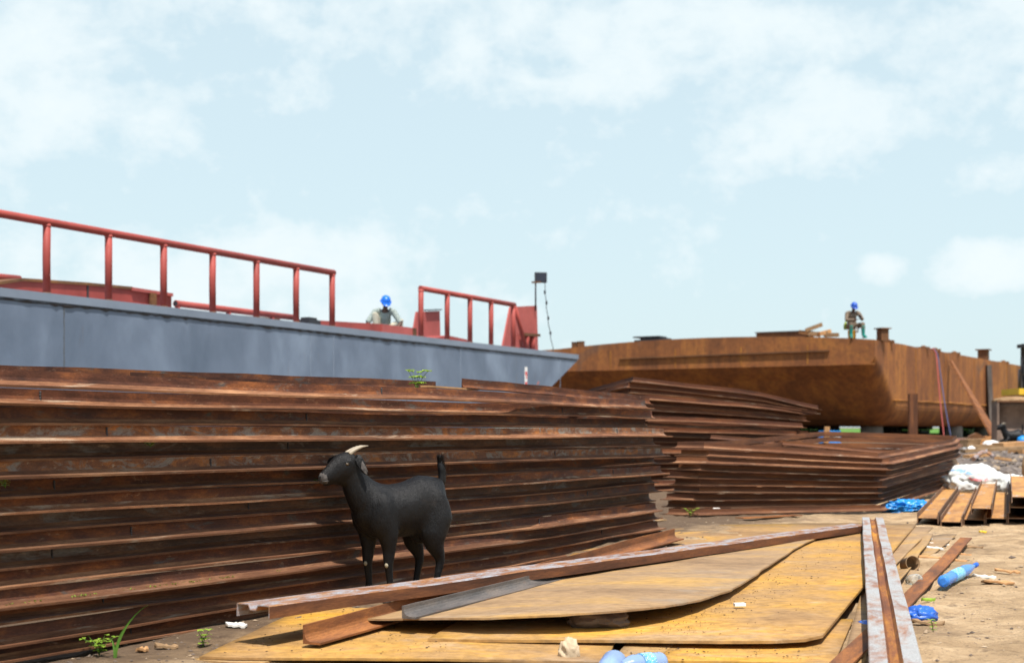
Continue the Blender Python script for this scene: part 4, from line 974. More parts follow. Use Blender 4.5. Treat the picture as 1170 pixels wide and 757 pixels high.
# ---------------------------------------------------------------- goats
def goat(root, lying=False, voxel=.0075):
    o = root.location; rz = Matrix.Rotation(root_rot[root.name], 3, 'Z')
    W = lambda x, y, z: o + rz @ V(x*(.90 if x < .1 else lerp(.90,.835,min(1,(x-.1)/.2))), y*.968, z*.968 - .022*sstep(.12,.26,-x)*sstep(.55,.7,z))
    sy = rz @ V(0,1,0)
    mb = MB()
    def loft(secs, n=18):   # (x, z, half width, half height) along the body axis
        rings = []
        for x, z, w, h in secs: rings.append(mb.add([W(x, math.cos(2*math.pi*k/n)*w, z + math.sin(2*math.pi*k/n)*h*(1 if math.sin(2*math.pi*k/n) > 0 else 1.0)) for k in range(n)]))
        for i in range(len(rings)-1):
            for k in range(n): q = (k+1)%n; mb.face((rings[i]+k, rings[i]+q, rings[i+1]+q, rings[i+1]+k), None, True)
        mb.face([rings[0]+k for k in range(n)][::-1]); mb.face([rings[-1]+k for k in range(n)])
    dz = -.335 if lying else 0
    loft([(.405,.580+dz,.040,.055),(.390,.572+dz,.080,.095),(.355,.545+dz,.105,.128),(.30,.525+dz,.122,.155),(.22,.518+dz,.128,.168),(.12,.497+dz,.134,.152),(.02,.490+dz,.126,.146),(-.06,.496+dz,.112,.154),(-.12,.500+dz,.092,.130),(-.165,.505+dz,.066,.098),(-.190,.510+dz,.036,.060)])
    def limb(P, rr, n=12): mb.tube([W(*p) for p in P], rr, n)
    # neck and head
    limb([(-.06,0,.52+dz),(-.125,0,.575+dz),(-.175,-.004,.640+dz),(-.200,-.008,.705+dz),(-.212,-.010,.765+dz)], [(.100,.118),(.086,.104),(.064,.081),(.053,.068),(.048,.063)], 16)
    hy = -.012
    limb([(-.180,hy,.775+dz),(-.215,hy,.768+dz),(-.255,hy-.002,.752+dz),(-.295,hy-.004,.735+dz),(-.335,hy-.006,.715+dz),(-.370,hy-.008,.702+dz),(-.395,hy-.008,.696+dz),(-.406,hy-.008,.694+dz)],
         [(.042,.046),(.055,.072),(.058,.080),(.050,.070),(.040,.056),(.034,.043),(.029,.032),(.016,.018)], 16)
    mb.ball(W(-.366,hy-.008,.668+dz), (.026,.022,.016))            # chin
    mb.ball(W(-.275,hy,.690+dz), (.050,.036,.034))                  # jaw angle
    for s in (-1,1): mb.ball(W(-.245,hy+s*.049,.786+dz), (.022,.012,.012))   # brow
    if not lying:
        for s, dx in ((-1,0),(1,-.055)):                            # fore legs; the near side is -y
            mb.ball(W(-.06+dx*.4,s*.085,.475), (.078,.048,.125))
            limb([(-.045+dx*.5,s*.085,.45),(-.015+dx*.8,s*.088,.365),(-.008+dx,s*.085,.285),(-.012+dx,s*.085,.215),(-.010+dx,s*.085,.185),(-.004+dx,s*.085,.12),(-.002+dx,s*.085,.070),(-.010+dx,s*.085,.045),(-.014+dx,s*.085,.022)],
                 [(.054,.072),(.044,.058),(.031,.037),(.026,.029),(.023,.024),(.019,.020),(.022,.023),(.021,.022),(.022,.024)])
            hx = -.055 if s > 0 else .0
            mb.ball(W(.300+hx*.3,s*.078,.485), (.088,.055,.14))
            limb([(.31+hx*.2,s*.045,.60),(.312+hx*.35,s*.072,.53),(.315+hx*.5,s*.085,.45),(.285+hx*.8,s*.092,.365),(.300+hx,s*.090,.300),(.338+hx,s*.086,.235),(.342+hx,s*.085,.205),(.322+hx,s*.085,.130),(.312+hx,s*.085,.070),(.302+hx,s*.085,.045),(.297+hx,s*.085,.022)],
                 [(.030,.040),(.052,.080),(.060,.094),(.052,.078),(.040,.053),(.025,.031),(.022,.026),(.0185,.0205),(.022,.024),(.021,.023),(.022,.025)])
        mb.ball(W(.24,0,.335), (.05,.045,.03))
    else:
        for s in (-1,1):
            limb([(-.08,s*.1,.10),(-.16,s*.12,.05),(-.26,s*.10,.035)], [.05,.03,.02]); limb([(-.26,s*.10,.035),(-.20,s*.13,.02),(-.12,s*.13,.02)], [.02,.017,.016])
            mb.ball(W(.28,s*.12,.14), (.13,.06,.12)); limb([(.22,s*.15,.09),(.12,s*.17,.04),(.28,s*.18,.025)], [.05,.03,.018])
    body = fuse(mb, 'body', M['fur'], root, voxel, 20, .5)
    if not lying:      # ease the joins of the trunk and neck, leave the head and legs crisp
        vg = body.vertex_groups.new(name='trunk')
        for v in body.data.vertices:
            p_ = rz.inverted() @ v.co; wt = sstep(.30,.42,p_.z) * sstep(-.17,-.10,p_.x)
            if wt > 0: vg.add([v.index], wt, 'REPLACE')
        k_ = body.modifiers.new('s', 'SMOOTH'); k_.iterations = 45; k_.factor = .5; k_.vertex_group = 'trunk'
        dg = bpy.context.evaluated_depsgraph_get(); dg.update(); me2 = bpy.data.meshes.new_from_object(body.evaluated_get(dg)); body.modifiers.clear(); body.data = me2
    # short coat: hairs lying back and down along the body
    hm = MB(); rs = random.Random(9); me = body.data; back = rz @ V(1,0,-.55)
    for v in me.vertices:
        if rs.random() > (.18 if not lying else .1): continue
        nn = v.normal; t_ = back - nn*back.dot(nn)
        if t_.length < .05: continue
        t_.normalize(); c = v.co + o + nn*-.001; zl = v.co.z
        L = rs.uniform(.010,.020)*(1.0 if zl > .33 else .55); sd = nn.cross(t_)*.0011
        n0 = hm.add([c-sd, c+sd, c + t_*L + nn*rs.uniform(.001,.004)]); hm.face((n0,n0+1,n0+2), None, True)
    hm.build('fur', M['fur'], root, fix=False)
    # ears
    for s in (-1,1):
        rows = []
        a = W(-.205, hy+s*.048, .800+dz)
        dirv = (rz @ V(.055, s*.045, -.070)) if s < 0 else (rz @ V(-.15, s*.12, -.02))
        L = .088 if s < 0 else .175; dn = dirv.normalized(); wv = (rz @ V(.25,0,1)).normalized() if s < 0 else (rz @ V(.6,0,.8))
        for i in range(7):
            t = i/6; w = .030*math.sin(math.pi*min(1,(t*.86+.14)))**.7; c = a + dn*L*t + V(0,0,-.03*t*t)
            rows.append([c - wv*w + sy*s*.012*(1), c + sy*s*-.004, c + wv*w + sy*s*.010])
        e = MB().sheet(rows, .006, off=sy*(-.007*s)).build('ear', M['fur'], root)
        if s < 0 and not lying:
            rows2 = [[p + sy*-.010 for p in (r[0].lerp(r[1],.1), r[1].lerp(r[2],.0), r[1].lerp(r[2],.45))] for r in rows[2:6]]
            MB().sheet([[q + dn*.012 for q in r] for r in rows2], .003, off=sy*.004).build('ear_patch', M['fur_grey'], e)
    # horns
    for s in (-1,1):
        pth = [W(-.232 + .065*t + .050*t*t, hy+s*(.020+.006*t), .822+dz + .045*t - .022*t*t) for t in [i/12 for i in range(13)]]
        MB().tube(pth, [.0125*(1-t)**.75+.0018 + .0008*math.sin(t*40) for t in [i/12 for i in range(13)]], 12).build('horn', M['horn'], root)
    for s in (-1,1):
        MB().ball(W(-.258, hy+s*.0555, .771+dz), (.011,.008,.0075), 12, 8, rz).build('eye', M['eye'], root)
    # grizzled muzzle
    if not lying:
        mz = MB()
        pth = [W(-.372,hy-.008,.700),W(-.386,hy-.008,.697),W(-.400,hy-.008,.695),W(-.408,hy-.008,.694)]
        mz.tube(pth, [(.0325,.0385),(.0315,.034),(.0245,.027),(.012,.014)], 14)
        mz.build('muzzle', M['fur_grey'], root)
        ns = MB()
        for s in (-1,1): ns.ball(W(-.402,hy-.008+s*.015,.706), (.006,.006,.004), 8, 6)
        ns.build('nostrils', M['dark'], root)
        mo = MB().tube([W(-.400,hy-.030,.682), W(-.385,hy-.038,.680), W(-.365,hy-.044,.684)], [.0022,.003,.002], 6); mo.build('mouth', M['hoof'], root)
        for s, dx in ((-1,0),(1,-.055)):
            MB().ball(W(-.030+dx, s*.085-.012, .205), (.010,.012,.013), 10, 7, rz).build('bare_knee', M['callus'], root)
        for nm, dx, s in (('f',-.014,-1),('f',-.069,1),('h',.297,-1),('h',.242,1)):
            hf = MB()
            for q in (-1,1):
                c = W(dx-.008, s*.085+q*.010, 0); n0 = len(hf.v)
                hf.lathe([(.014,.0),(.0145,.004),(.0125,.026),(.009,.032)], c, Matrix.Scale(1.35,3,rz @ V(1,0,0)), 10)
            hf.build('hoof', M['hoof'], root)
    # tail, upright with a brush of hair
    tb = (.40,0,.635+dz)
    tl = MB(); rs = random.Random(2); tip = .15 if not lying else -.02
    pth = [W(.385,0,.615+dz), W(.402,0,.650+dz), W(.400,0,.700+dz), W(.388,0,.745+dz), W(.383,0,.770+dz)]
    tl.tube(pth, [.022,.021,.021,.017,.006], 10)
    for k in range(420):
        t = rs.random(); c = pth[1].lerp(pth[4], t); a = rs.random()*6.28; out = rz @ V(math.cos(a)*1.0, math.sin(a)*.8, .0)
        r0 = .012; L = .035*rs.uniform(.6,1.3); q = c + out*r0; tipv = q + out*.014 + V(0,0,L) + (rz @ V(.012*rs.random(),0,0))
        sd = out.cross(V(0,0,1)).normalized()*.003; n0 = tl.add([q-sd, q+sd, tipv]); tl.face((n0,n0+1,n0+2))
    tl.build('tail', M['fur'], root)
    return root
root_rot = {}
g = V(-.671, 7.47, 0); g.z = gz(g.x,g.y) + .004
gt = empty('goat', g, 'black goat with a pale horn standing before the long steel stack', 'goat'); root_rot[gt.name] = R(28); goat(gt)
g2 = atY(1154, 500, 36.2); g2.z = gz(g2.x,g2.y)+.16
gt2 = empty('goat', g2, 'small black goat lying before the bulldozer blade far right', 'goat'); root_rot[gt2.name] = R(4); goat(gt2, True, .014)

# ---------------------------------------------------------------- people
def hand(mb, w, d, up, curl=.5):
    """five-fingered hand at wrist w pointing along d, back of the hand towards up"""
    d = Vector(d).normalized(); sd = d.cross(up).normalized(); nn = sd.cross(d)
    mb.tube([w, w+d*.045, w+d*.085], [(.026,.018),(.040,.017),(.038,.014)], 10)
    for k, L in enumerate((.068,.078,.072,.055)):
        b = w + d*.080 + sd*(.030-.020*k); p1 = b + d*L*.5 - nn*L*.12*curl; p2 = b + d*L*(1-.35*curl) - nn*L*.55*curl
        mb.tube([b - d*.02, p1, p2], [.0095,.009,.0075], 8)
    b = w + d*.030 + sd*.032; mb.tube([b, b + d*.03 + sd*.025 - nn*.01, b + d*.062 + sd*.028 - nn*.022], [.012,.011,.008], 8)
def person(root, J, rz, shirt, trousers, boots, helmet, sleeve=1.0, extra=None):
    o = root.location; W = lambda p: o + rz @ Vector(p)
    b = MB(); T = lambda pts, rr, n=12: b.tube([W(p) for p in pts], rr, n)
    hd = Vector(J['head']); nk = Vector(J['neck']); pv = Vector(J['pelvis']); fw = Vector(J['look']).normalized()
    # head with face
    hm = Matrix((fw.cross(V(0,0,1)).normalized(), fw, fw.cross(V(0,0,1)).normalized().cross(fw))).transposed()
    q = lambda x, y, z: W(hd + hm @ V(x, y, z))
    rot = rz @ hm
    b.ball(q(0,-.005,.015), (.076,.094,.105), 18, 12, rot); b.ball(q(0,.030,-.055), (.055,.058,.062), 14, 10, rot)
    b.ball(q(0,.098,-.012), (.014,.018,.022), 8, 6, rot); b.ball(q(0,.086,-.052), (.026,.012,.010), 8, 6, rot)
    for s in (-1,1): b.ball(q(s*.078,-.005,-.005), (.012,.022,.032), 8, 6, rot); b.ball(q(s*.03,.082,.026), (.022,.012,.008), 8, 6, rot)
    T([nk - V(0,0,.05), nk, hd - V(0,0,.05)], [.062,.056,.052])
    mid = pv.lerp(nk, .5) + Vector(J.get('hunch', (0,0,0)))
    T([pv - V(0,0,.06), pv + V(0,0,.05), mid, nk - (nk-mid).normalized()*.10, nk], [(.14,.11),(.15,.11),(.145,.105),(.165,.105),(.07,.07)], 18)
    for s in 'LR':
        sh, el, wr = (Vector(J[k+s]) for k in ('sh','el','wr')); hp, kn, an, to = (Vector(J[k+s]) for k in ('hip','kn','an','toe'))
        T([nk.lerp(sh,.5), sh, sh.lerp(el,.5), el, el.lerp(wr,.35), wr], [.06,.056,.048,.040,.040,.027])
        T([hp, hp.lerp(kn,.5), kn, kn.lerp(an,.35), an], [.088,.076,.056,.054,.036])
        T([an + V(0,0,.0), an.lerp(to,.5) - V(0,0,.01), to], [(.036,.036),(.040,.03),(.034,.02)])
        hand(b, W(wr), rz @ (Vector(J['hd'+s])), rz @ Vector(J.get('hu', (0,0,1))), .6)
    body = fuse(b, 'body', M['skin'], root, .0075, 3, .4)
    for s in (-1,1): MB().ball(q(s*.030,.083,.008), (.012,.008,.007), 8, 6, rot).build('eye', M['white'], root)
    # shirt
    c = MB(); C = lambda pts, rr, n=14: c.tube([W(p) for p in pts], rr, n)
    C([pv - V(0,0,.05), pv + V(0,0,.05), mid, nk - (nk-mid).normalized()*.10, nk - (nk-mid).normalized()*.02], [(.185,.15),(.19,.15),(.185,.145),(.20,.135),(.088,.088)], 20)
    for s in 'LR':
        sh, el, wr = (Vector(J[k+s]) for k in ('sh','el','wr')); ee = el.lerp(wr, max(0, sleeve-.5)*2*.85) if sleeve > .5 else sh.lerp(el, .9)
        pts = [nk.lerp(sh,.45), sh, sh.lerp(el,.5), el] + ([el.lerp(ee,.5), ee] if sleeve > .5 else [])
        C(pts, [.078,.076,.066,.060] + ([.058,.050] if sleeve > .5 else []))
    fuse(c, 'shirt', M[shirt], root, .013, 3, .4)
    c = MB(); C = lambda pts, rr, n=14: c.tube([W(p) for p in pts], rr, n)
    C([pv - V(0,0,.10), pv, pv + V(0,0,.06)], [(.15,.125),(.165,.13),(.16,.125)], 18)
    for s in 'LR':
        hp, kn, an, to = (Vector(J[k+s]) for k in ('hip','kn','an','toe'))
        C([hp, hp.lerp(kn,.5), kn, kn.lerp(an,.4), kn.lerp(an, J.get('cuff', .9))], [.105,.094,.075,.072,.062])
    fuse(c, 'trousers', M[trousers], root, .013, 3, .4)
    for s in 'LR':
        c = MB(); hp, kn, an, to = (Vector(J[k+s]) for k in ('hip','kn','an','toe'))
        C([kn.lerp(an,J.get('boot',.75)), an, an.lerp(to,.5)+V(0,0,-.01), to], [(.068,.068),(.052,.056),(.052,.045),(.042,.034)])
        c.box(W(an.lerp(to,.45) - V(0,0,.062)), (.09,.26,.022), rz @ Matrix.Rotation(math.atan2(-(to-an).x, (to-an).y), 3, 'Z'))
        fuse(c, 'boot', M[boots], root, .011, 2, .4)
    # helmet: dome, brim, peak, ridge
    hh = MB(); prof = [(.001,.155),(.05,.150),(.085,.130),(.108,.095),(.116,.055),(.120,.035)]
    P = [(r*.98, z) for r, z in prof] + [(.134,.030),(.136,.024),(.112,.026)]
    sc = Matrix.Diagonal((.92,1.12,1))
    hh.lathe(P, q(0,-.008,.010), rot @ sc, 24)
    rows = [[q(.105*math.sin(a)*(1-.1*t), .085+.115*math.cos(a)*t - .02*(1-t), .042-.018*t) for a in [R(-55+110*i/8) for i in range(9)]] for t in (0,.5,1)]
    hl = hh.build('helmet', M[helmet], root)
    MB().sheet(rows, .006).build('helmet_peak', M[helmet], hl)
    return root
# worker crouching on the grey barge
c = gpl(438.5, 372, 1.95); c.z = GDECK
p1 = empty('person', c, 'crouching worker in blue helmet and checked shirt on the grey barge', 'person')
J = dict(pelvis=(0,.10,.28), neck=(.02,-.14,.70), head=(.03,-.23,.84), look=(.12,-.86,-.5), hunch=(0,.03,.02),
  shL=(.21,-.11,.655), elL=(.35,-.24,.42), wrL=(.25,-.40,.24), hdL=(-.3,-.6,-.6), shR=(-.19,-.10,.655), elR=(-.36,-.20,.42), wrR=(-.20,-.42,.22), hdR=(.3,-.7,-.5),
  hipL=(.10,.06,.28), knL=(.37,-.22,.44), anL=(.27,-.02,.09), toeL=(.31,-.20,.045), hipR=(-.10,.06,.28), knR=(-.20,-.28,.58), anR=(-.15,-.05,.09), toeR=(-.18,-.22,.045), cuff=.85, boot=.8)
person(p1, J, Matrix.Rotation(R(8),3,'Z'), 'checks', 'cream', 'dark_boot', 'helmet', .5); p1.scale = (1.1,1.1,1.1)
# worker seated on the brown barge
c = on_deck(974, .55)
p2 = empty('person', c, 'seated worker in dark blue helmet and green boots on the rusty barge', 'person')
J = dict(pelvis=(0,.06,.42), neck=(0,-.06,.90), head=(.01,-.13,1.04), look=(.05,-.86,-.45), hunch=(0,.07,0),
  shL=(.20,-.05,.83), elL=(.25,-.24,.64), wrL=(.13,-.45,.66), hdL=(-.3,-.5,.5), shR=(-.20,-.05,.83), elR=(-.27,-.20,.60), wrR=(-.03,-.42,.60), hdR=(.6,-.6,.15),
  hipL=(.11,.02,.41), knL=(.22,-.40,.46), anL=(.24,-.38,.10), toeL=(.27,-.56,.045), hipR=(-.11,.02,.41), knR=(-.17,-.40,.46), anR=(-.17,-.36,.10), toeR=(-.20,-.54,.045), cuff=.30, boot=.12)
rz2 = Matrix.Rotation(R(5),3,'Z')
person(p2, J, rz2, 'khaki', 'khaki', 'boot', 'helmet_dark', 1.0); p2.scale = (1.06,1.06,1.06)
W2 = lambda p: p2.location + rz2 @ Vector(p)
MB().box(W2((.10,-.535,.745)), (.075,.012,.15), rz2 @ Matrix.Rotation(R(-20),3,'X')).build('phone', M['phone'], label='dark phone held up by the seated worker', cat='phone')
MB().lathe([(.125,0),(.13,.01),(.145,.29),(.15,.30),(.15,.315),(.02,.318)], W2((0,.06,.0)), None, 22).build('bucket', M['bucket'], label='yellow upturned bucket the seated worker sits on', cat='bucket')
crumple('vest', W2((-.17,.23,.42)), (.07,.05,.17), 3.1, 'hivis', 'yellow green safety vest hanging at the seated workers back', 'vest', 20, .25, 2, 3)
p = W2((.10,-.22,.30)); MB().sheet([[p + rz2 @ V(.05*(i-1)+.012*math.sin(j*2.0), .01*math.sin(j+i), .09-.06*j) for j in range(4)] for i in range(3)], .006, off=V(0,.006,0)).build('rag', M['white_cloth'], label='pale rag hanging between the seated workers knees', cat='rag')
# ---------------------------------------------------------------- right background: rubble, planks, bulldozer
mb = MB(); nx, ny = 70, 46; pts = []
for j in range(ny):
    for i in range(nx):
        x = lerp(6.8, 22, i/(nx-1)); y = lerp(23.5, 37, j/(ny-1))
        e = sstep(0,.14,i/(nx-1))*sstep(0,.12,j/(ny-1))*sstep(0,.1,1-i/(nx-1))*sstep(0,.10,1-j/(ny-1))
        pts.append(V(x, y, gz(x,y) - .06 + e*(.13 + .10*fbm((x,y,5),.45,4) + .08*abs(fbm((x,y,8),2.2,3)))))
mb.add(pts)
for j in range(ny-1):
    for i in range(nx-1): mb.face((j*nx+i, j*nx+i+1, (j+1)*nx+i+1, (j+1)*nx+i), None, True)
mb.build('rubble', M['rubble'], kind='stuff', org=(0,0,0), fix=False)
rs = random.Random(31); pts = []
for _ in range(2600):
    x = rs.uniform(7.5,17); y = rs.uniform(24,36); r = .03+.10*rs.random()**3
    pts.append((V(x,y,gz(x,y)+.06+.05*rs.random()), r, rs.uniform(.5,.9), 0 if rs.random() < .8 else 1))
scatter('rubble_stones', pts, [M['rubble'], M['pebble']])
def lay(px0, py0, px1, py1, y, w, th, mat, lab, nm='wood_plank', cat='plank', grp='planks and scrap lying before the rusty barge'):
    a, b = atY(px0,py0,y), atY(px1,py1,y+.5); return MB().beam(a, b, w, th).build(nm, M[mat], label=lab, cat=cat, group=grp)
lay(1101,508,1150,513,33,.25,.10,'wood','grey brown plank on the rubble just right of the low stack')
lay(1100,515,1172,511,31,.18,.07,'wood','long thin plank lying across the rubble')
lay(1140,509,1172,507,34,.35,.14,'wood_warm','thick pale plank lying in front of the small black goat')
lay(1104,521,1128,519,29,.16,.06,'wood_warm','short pale plank at the left of the rubble')
lay(1160,517,1176,514,32,.35,.16,'wood_warm','short pale timber at the right edge on the rubble')
lay(1139,523,1153,525,27,.10,.05,'wood_warm','small pale stick on the dark rubble')
lay(1100,504,1128,503,40,.4,.12,'wood','dull plank in front of the concrete supports')
a, b = atY(1132,499,42), atY(1128.5,511,37); MB().beam(a, b, .42, .06).build('wood_plank', M['hull_line'], label='orange board standing at the foot of the leaning plank', cat='plank', group='planks and scrap lying before the rusty barge')
p = atY(1117,506,41); 
MB().prism([p+V(-.42,0,-.02), p+V(.45,0,-.02), p+V(.30,0,.14), p+V(-.02,0,.30), p+V(-.20,0,.22)], V(.1,.5,0)).build('scrap_heap', M['deck'], label='pointed brown scrap piece left of the leaning plank foot', cat='scrap')
a = [atY(1112,524,28), atY(1121,517,28.5), atY(1127,515,29), atY(1136,522,28.6)]
MB().tube(a, .045, 8).build('bent_pipe', M['galv'], label='bent grey pipe lying on the dark rubble', cat='pipe')
p = atY(1133,509,38); crumple('plastic_bag', p, (.22,.15,.12), 7.7, 'white', 'white bag on the rubble by the leaning plank foot', 'plastic bag', 0, .35, 2.2, 3)
p = atY(1107,513,33); crumple('plastic_bag', p, (.12,.1,.09), 2.7, 'white', 'small white bag beside the right end of the low stack', 'plastic bag', 0, .35, 2.2, 3)
p = atY(1169,504,36); crumple('plastic_bag', p, (.14,.12,.12), 9.7, 'tarp', 'small blue bag at the right edge beside the lying goat', 'plastic bag', 0, .35, 2.2, 3)
# blue drum and board behind the low stack
p = atY(948,497,34); p.z = gz(p.x,p.y)
dr = empty('drum', p, 'blue drum standing behind the low open stack', 'drum')
MB().lathe([(.26,0),(.27,.02),(.26,.04),(.26,.16),(.275,.18),(.26,.20),(.26,.34),(.275,.36),(.26,.38),(.26,.50),(.27,.52),(.25,.52)], p, n=24).build('drum_body', M['tarp'], dr)
lay(938,496,956,498,30,.16,.05,'scrap_white','pale board lying before the blue drum')
a = atY(942,508,30); a.z = gz(a.x,a.y); MB().beam(a, atY(945,487,30), .10, .10).build('timber_post', M['wood_warm'], label='short orange timber post standing by the blue drum', cat='post')
# tyre lying on edge at the right border
p = atY(1181,538,21.5); ty = empty('tyre', V(p.x,p.y,gz(p.x,p.y)), 'old brown tyre standing on edge at the right border', 'tyre')
rot = V(.75,-.6,0).normalized().to_track_quat('Z','Y').to_matrix(); R0 = .26; prof = []
MB().lathe([(R0*.62,-.085),(R0*.9,-.10),(R0*1.0,-.07),(R0*1.02,0),(R0*1.0,.07),(R0*.9,.10),(R0*.62,.085),(R0*.60,.07),(R0*.8,.0),(R0*.60,-.07),(R0*.62,-.085)], V(p.x,p.y,gz(p.x,p.y)+R0), rot, 28).build('tread_ring', M['wood'], ty)

# bulldozer standing behind the rubble, mostly right of the picture
BY = 38.0; bp = atY(1140, 500, BY); bx = bp.x; bz = gz(bx, BY) + .08
dz = empty('bulldozer', V(bx+1.9, BY+2.0, bz), 'yellow bulldozer with a worn brown blade at the right edge', 'bulldozer')
B = lambda x, y, z: V(bx+x, BY+y, bz+z)
rows = []
for i in range(9):
    t = i/8; rows.append([B(4.6*u, .10 - .22*math.sin(t*math.pi)*-1 - .0, 1.10*t) for u in [k/12 for k in range(13)]])
MB().sheet(rows, .05, off=V(0,.05,0)).build('blade', M['blade'], dz)
MB().prism([B(-.02,-.02,-.02), B(-.02,.45,-.02), B(-.02,.42,1.08), B(-.02,.0,1.14)], V(.06,0,0)).build('blade_end', M['blade'], dz)
MB().prism([B(4.58,-.02,-.02), B(4.58,.45,-.02), B(4.58,.42,1.08), B(4.58,.0,1.14)], V(.06,0,0)).build('blade_end', M['blade'], dz)
MB().box(B(2.3,.06,1.12), (4.64,.14,.05)).build('blade_rim', M['deck'], dz)
MB().box(B(2.3,.0,.02), (4.60,.05,.14)).build('cutting_edge', M['mill'], dz)
for x in (1.5, 3.7):
    MB().beam(B(x,.3,.35), B(x,2.6,.5), .18, .22).build('push_arm', M['yellow'], dz)
    tr = MB(); pth = []
    for k in range(24):
        a = 2*math.pi*k/24; pth.append(B(x, 2.3 + math.cos(a)*.42 + (1.25 if math.cos(a) > 0 else -.9), .48 + math.sin(a)*.46))
    tr.sweep(pth, [(-.24,-.04),(.24,-.04),(.24,.04),(-.24,.04)], closed=False); tr.sweep([pth[-1],pth[0]], [(-.24,-.04),(.24,-.04),(.24,.04),(-.24,.04)])
    t_ = tr.build('track', M['dark'], dz)
    for y in (1.4, 2.3, 3.4): MB().tube([B(x-.22,y,.48),B(x+.22,y,.48)], .36, 18).build('track_wheel', M['deck'], dz)
MB().box(B(2.6,1.65,1.25), (1.2,1.5,.75)).build('hood', M['yellow'], dz, bevel=.04)
MB().box(B(2.6,1.65,1.66), (1.28,1.56,.07)).build('hood_lid', M['yellow'], dz)
MB().box(B(1.75,1.2,1.36), (2.0,1.4,.17), Matrix.Rotation(R(2),3,'Y')).build('fender', M['yellow'], dz)
crumple('dirt_heap', B(.75,.62,1.12), (.6,.35,.12), 4.4, 'wood', 'heap of brown dirt lying behind the bulldozer blade', 'dirt', 0, .3, 2.5, 4)
cab = MB()
for x in (2.0,3.4):
    for y in (2.5,3.7): cab.beam(B(x,y,1.5), B(x,y,2.75), .10, .10)
cab.box(B(2.7,3.1,2.80), (1.65,1.5,.10)); cab.build('cab_frame', M['dark'], dz)
MB().box(B(2.7,3.2,1.75), (1.0,.7,.5)).build('seat', M['dark'], dz)
gd = MB(); gd.tube([B(1.0,1.2,1.3),B(1.0,1.2,2.0),B(1.5,1.2,2.05),B(1.5,1.2,1.3)], .035, 8).build('hand_guard', M['dark'], dz)
MB().beam(B(1.05,1.15,1.3), B(1.05,1.15,2.35), .05, .05).build('lamp_post', M['dark'], dz)
lm = MB().box(B(1.22,1.12,2.0), (.30,.16,.24)); lm.build('work_lamp', M['dark'], dz)
MB().box(B(1.24,1.035,2.02), (.18,.02,.13)).build('lamp_lens', M['galv_pale'], dz)
MB().tube([B(2.3,1.7,1.6),B(2.3,1.7,2.3)], .06, 10).build('exhaust_pipe', M['dark'], dz)

# far hedge beyond the field (a strip of low bushes reads as one mass)
# ---------------------------------------------------------------- light, sky, camera
EL, AZ = R(66), math.atan2(.30, -1.0)
sv = V(math.sin(AZ)*math.cos(EL), math.cos(AZ)*math.cos(EL), math.sin(EL))
sun = bpy.data.lights.new('sun', 'SUN'); sun.energy = 4.6; sun.angle = R(1.2); sun.color = (1.0,.955,.89)
so = bpy.data.objects.new('sun', sun); COL.objects.link(so); so.location = (0,-20,60); so.rotation_euler = (-sv).to_track_quat('-Z','Y').to_euler()
w = bpy.data.worlds.new('World'); SC.world = w; w.use_nodes = True; nt = w.node_tree; nt.nodes.clear()
N_ = lambda ty, **k: (lambda x: ([setattr(x,a,b) for a,b in k.items()], x)[1])(nt.nodes.new(ty))
out = N_('ShaderNodeOutputWorld'); bg = N_('ShaderNodeBackground'); sky = N_('ShaderNodeTexSky', sky_type='NISHITA')
sky.sun_disc = False; sky.sun_elevation = EL; sky.sun_rotation = AZ; sky.air_density = 1.0; sky.dust_density = 1.6; sky.ozone_density = 1.2
bg.inputs[1].default_value = .13
tc = N_('ShaderNodeTexCoord'); sep = N_('ShaderNodeSeparateXYZ'); nt.links.new(tc.outputs['Generated'], sep.inputs[0])
def mth(op, a, b=None, c=None):
    x = N_('ShaderNodeMath', operation=op)
    for i, q in enumerate((a,b,c)):
        if q is None: continue
        if isinstance(q, (int,float)): x.inputs[i].default_value = q
        else: nt.links.new(q, x.inputs[i])
    return x.outputs[0]
def mixc(f, a, b):
    x = N_('ShaderNodeMix', data_type='RGBA')
    for s_, q in ((0,f),(6,a),(7,b)):
        if isinstance(q, (int,float)): x.inputs[s_].default_value = q
        elif isinstance(q, tuple): x.inputs[s_].default_value = (*q,1)
        else: nt.links.new(q, x.inputs[s_])
    return x.outputs[2]
def wn(scale, det, rough, stretch=(1,1,1.5), off=(0,0,0), dist=0.0):
    mp = N_('ShaderNodeMapping'); mp.inputs['Location'].default_value = off; mp.inputs['Scale'].default_value = stretch; nt.links.new(tc.outputs['Generated'], mp.inputs[0])
    x = N_('ShaderNodeTexNoise'); x.inputs['Scale'].default_value = scale; x.inputs['Detail'].default_value = det; x.inputs['Roughness'].default_value = rough; x.inputs['Distortion'].default_value = dist
    nt.links.new(mp.outputs[0], x.inputs['Vector']); return x.outputs[0]
def rmp(f, st):
    x = N_('ShaderNodeValToRGB'); e = x.color_ramp.elements
    while len(e) < len(st): e.new(.5)
    for q, (p_, v_) in zip(e, st): q.position = p_; q.color = (v_,v_,v_,1)
    nt.links.new(f, x.inputs[0]); return x.outputs[0]
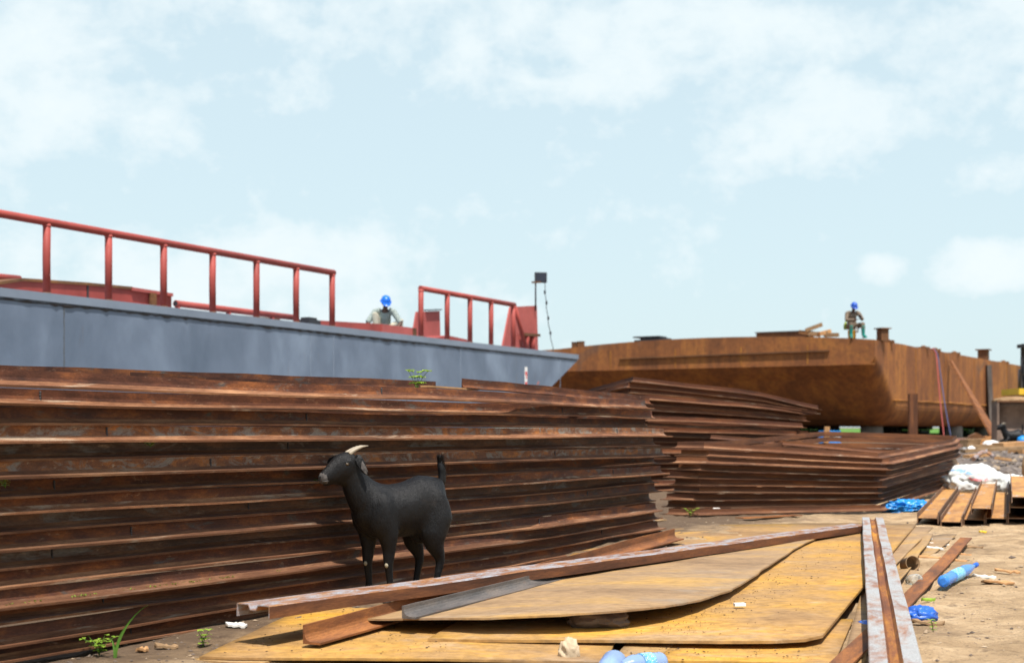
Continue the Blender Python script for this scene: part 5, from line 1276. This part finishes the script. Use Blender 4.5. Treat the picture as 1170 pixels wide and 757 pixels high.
# banks of cloud: where they stand in the sky (tangent of bearing, tangent of height, half sizes, weight)
n1 = wn(7, 9, .60, (1,1,1.4), (.7,.2,.4), .3); n2 = wn(19, 7, .62, (1,1,1.3), (3,1,2), .2)
n3 = wn(48, 6, .6, (1,1,1.2), (5,2,1), .2); nn_ = mth('ADD', mth('ADD', mth('MULTIPLY', n1, .56), mth('MULTIPLY', n2, .30)), mth('MULTIPLY', n3, .14))
tot = None
for bx_, bz_, sx_, sz_, wt in ((-.33,.27,.20,.13,1.0),(-.22,.25,.10,.06,.85),(-.05,.30,.30,.06,.7),(.12,.265,.24,.06,.85),(.33,.255,.16,.08,.85),(-.20,.10,.22,.055,1.2),(-.04,.085,.10,.035,.7),(.335,.115,.055,.024,1.5),(.262,.112,.026,.017,1.4),(.34,.18,.06,.022,.8),(.02,.15,.12,.03,.35),(.25,.22,.14,.05,.7),(-.36,.12,.10,.04,.8),(1.1,.3,.5,.2,.9),(-1.3,.35,.6,.2,.9)):
    c_ = V(bx_, 1, bz_).normalized(); v1 = N_('ShaderNodeVectorMath', operation='SUBTRACT'); nt.links.new(tc.outputs['Generated'], v1.inputs[0]); v1.inputs[1].default_value = c_
    v2 = N_('ShaderNodeVectorMath', operation='MULTIPLY'); nt.links.new(v1.outputs[0], v2.inputs[0]); v2.inputs[1].default_value = (1/sx_, 1/max(sx_,.2), 1/sz_)
    v3 = N_('ShaderNodeVectorMath', operation='LENGTH'); nt.links.new(v2.outputs[0], v3.inputs[0])
    bl = mth('MULTIPLY', rmp(v3.outputs['Value'], [(0.0, 1.0), (.5, .75), (1.0, 0.0)]), wt)
    tot = bl if tot is None else mth('MAXIMUM', tot, bl)
dens = mth('ADD', mth('MULTIPLY', tot, .32), mth('ADD', mth('MULTIPLY', nn_, 2.3), -.65))
mask = rmp(dens, [(.60, 0.0), (.70, .40), (.82, .78), (1.0, 1.0)])
CS = 1/.13
hz_ = rmp(sep.outputs[2], [(0.0, .85), (.30, .80), (.60, .25), (1.0, .12)])   # haze thins out towards the zenith
veil = mixc(hz_, sky.outputs[0], (.505*CS,.62*CS,.65*CS))
cl = mixc(mask, veil, (.625*CS,.69*CS,.71*CS))
nt.links.new(cl, bg.inputs[0]); nt.links.new(bg.outputs[0], out.inputs[0])
cam = bpy.data.cameras.new('camera'); co = bpy.data.objects.new('camera', cam); COL.objects.link(co); SC.camera = co
co.location = (0,0,H); co.rotation_euler = (R(90),0,0); cam.sensor_width = 36; cam.lens = F*36/1170
cam.shift_y = (HY-378.5)/1170; cam.clip_end = 6000; cam.clip_start = .05
cam.dof.use_dof = True; cam.dof.focus_distance = 7.8; cam.dof.aperture_fstop = 3.2
SC.view_settings.view_transform = 'Standard'; SC.view_settings.look = 'None'; SC.view_settings.gamma = 1; SC.view_settings.use_curve_mapping = False
SC.view_settings.exposure = 0.52
SC.render.engine = 'CYCLES'; SC.cycles.max_bounces = 6; SC.cycles.use_denoising = True
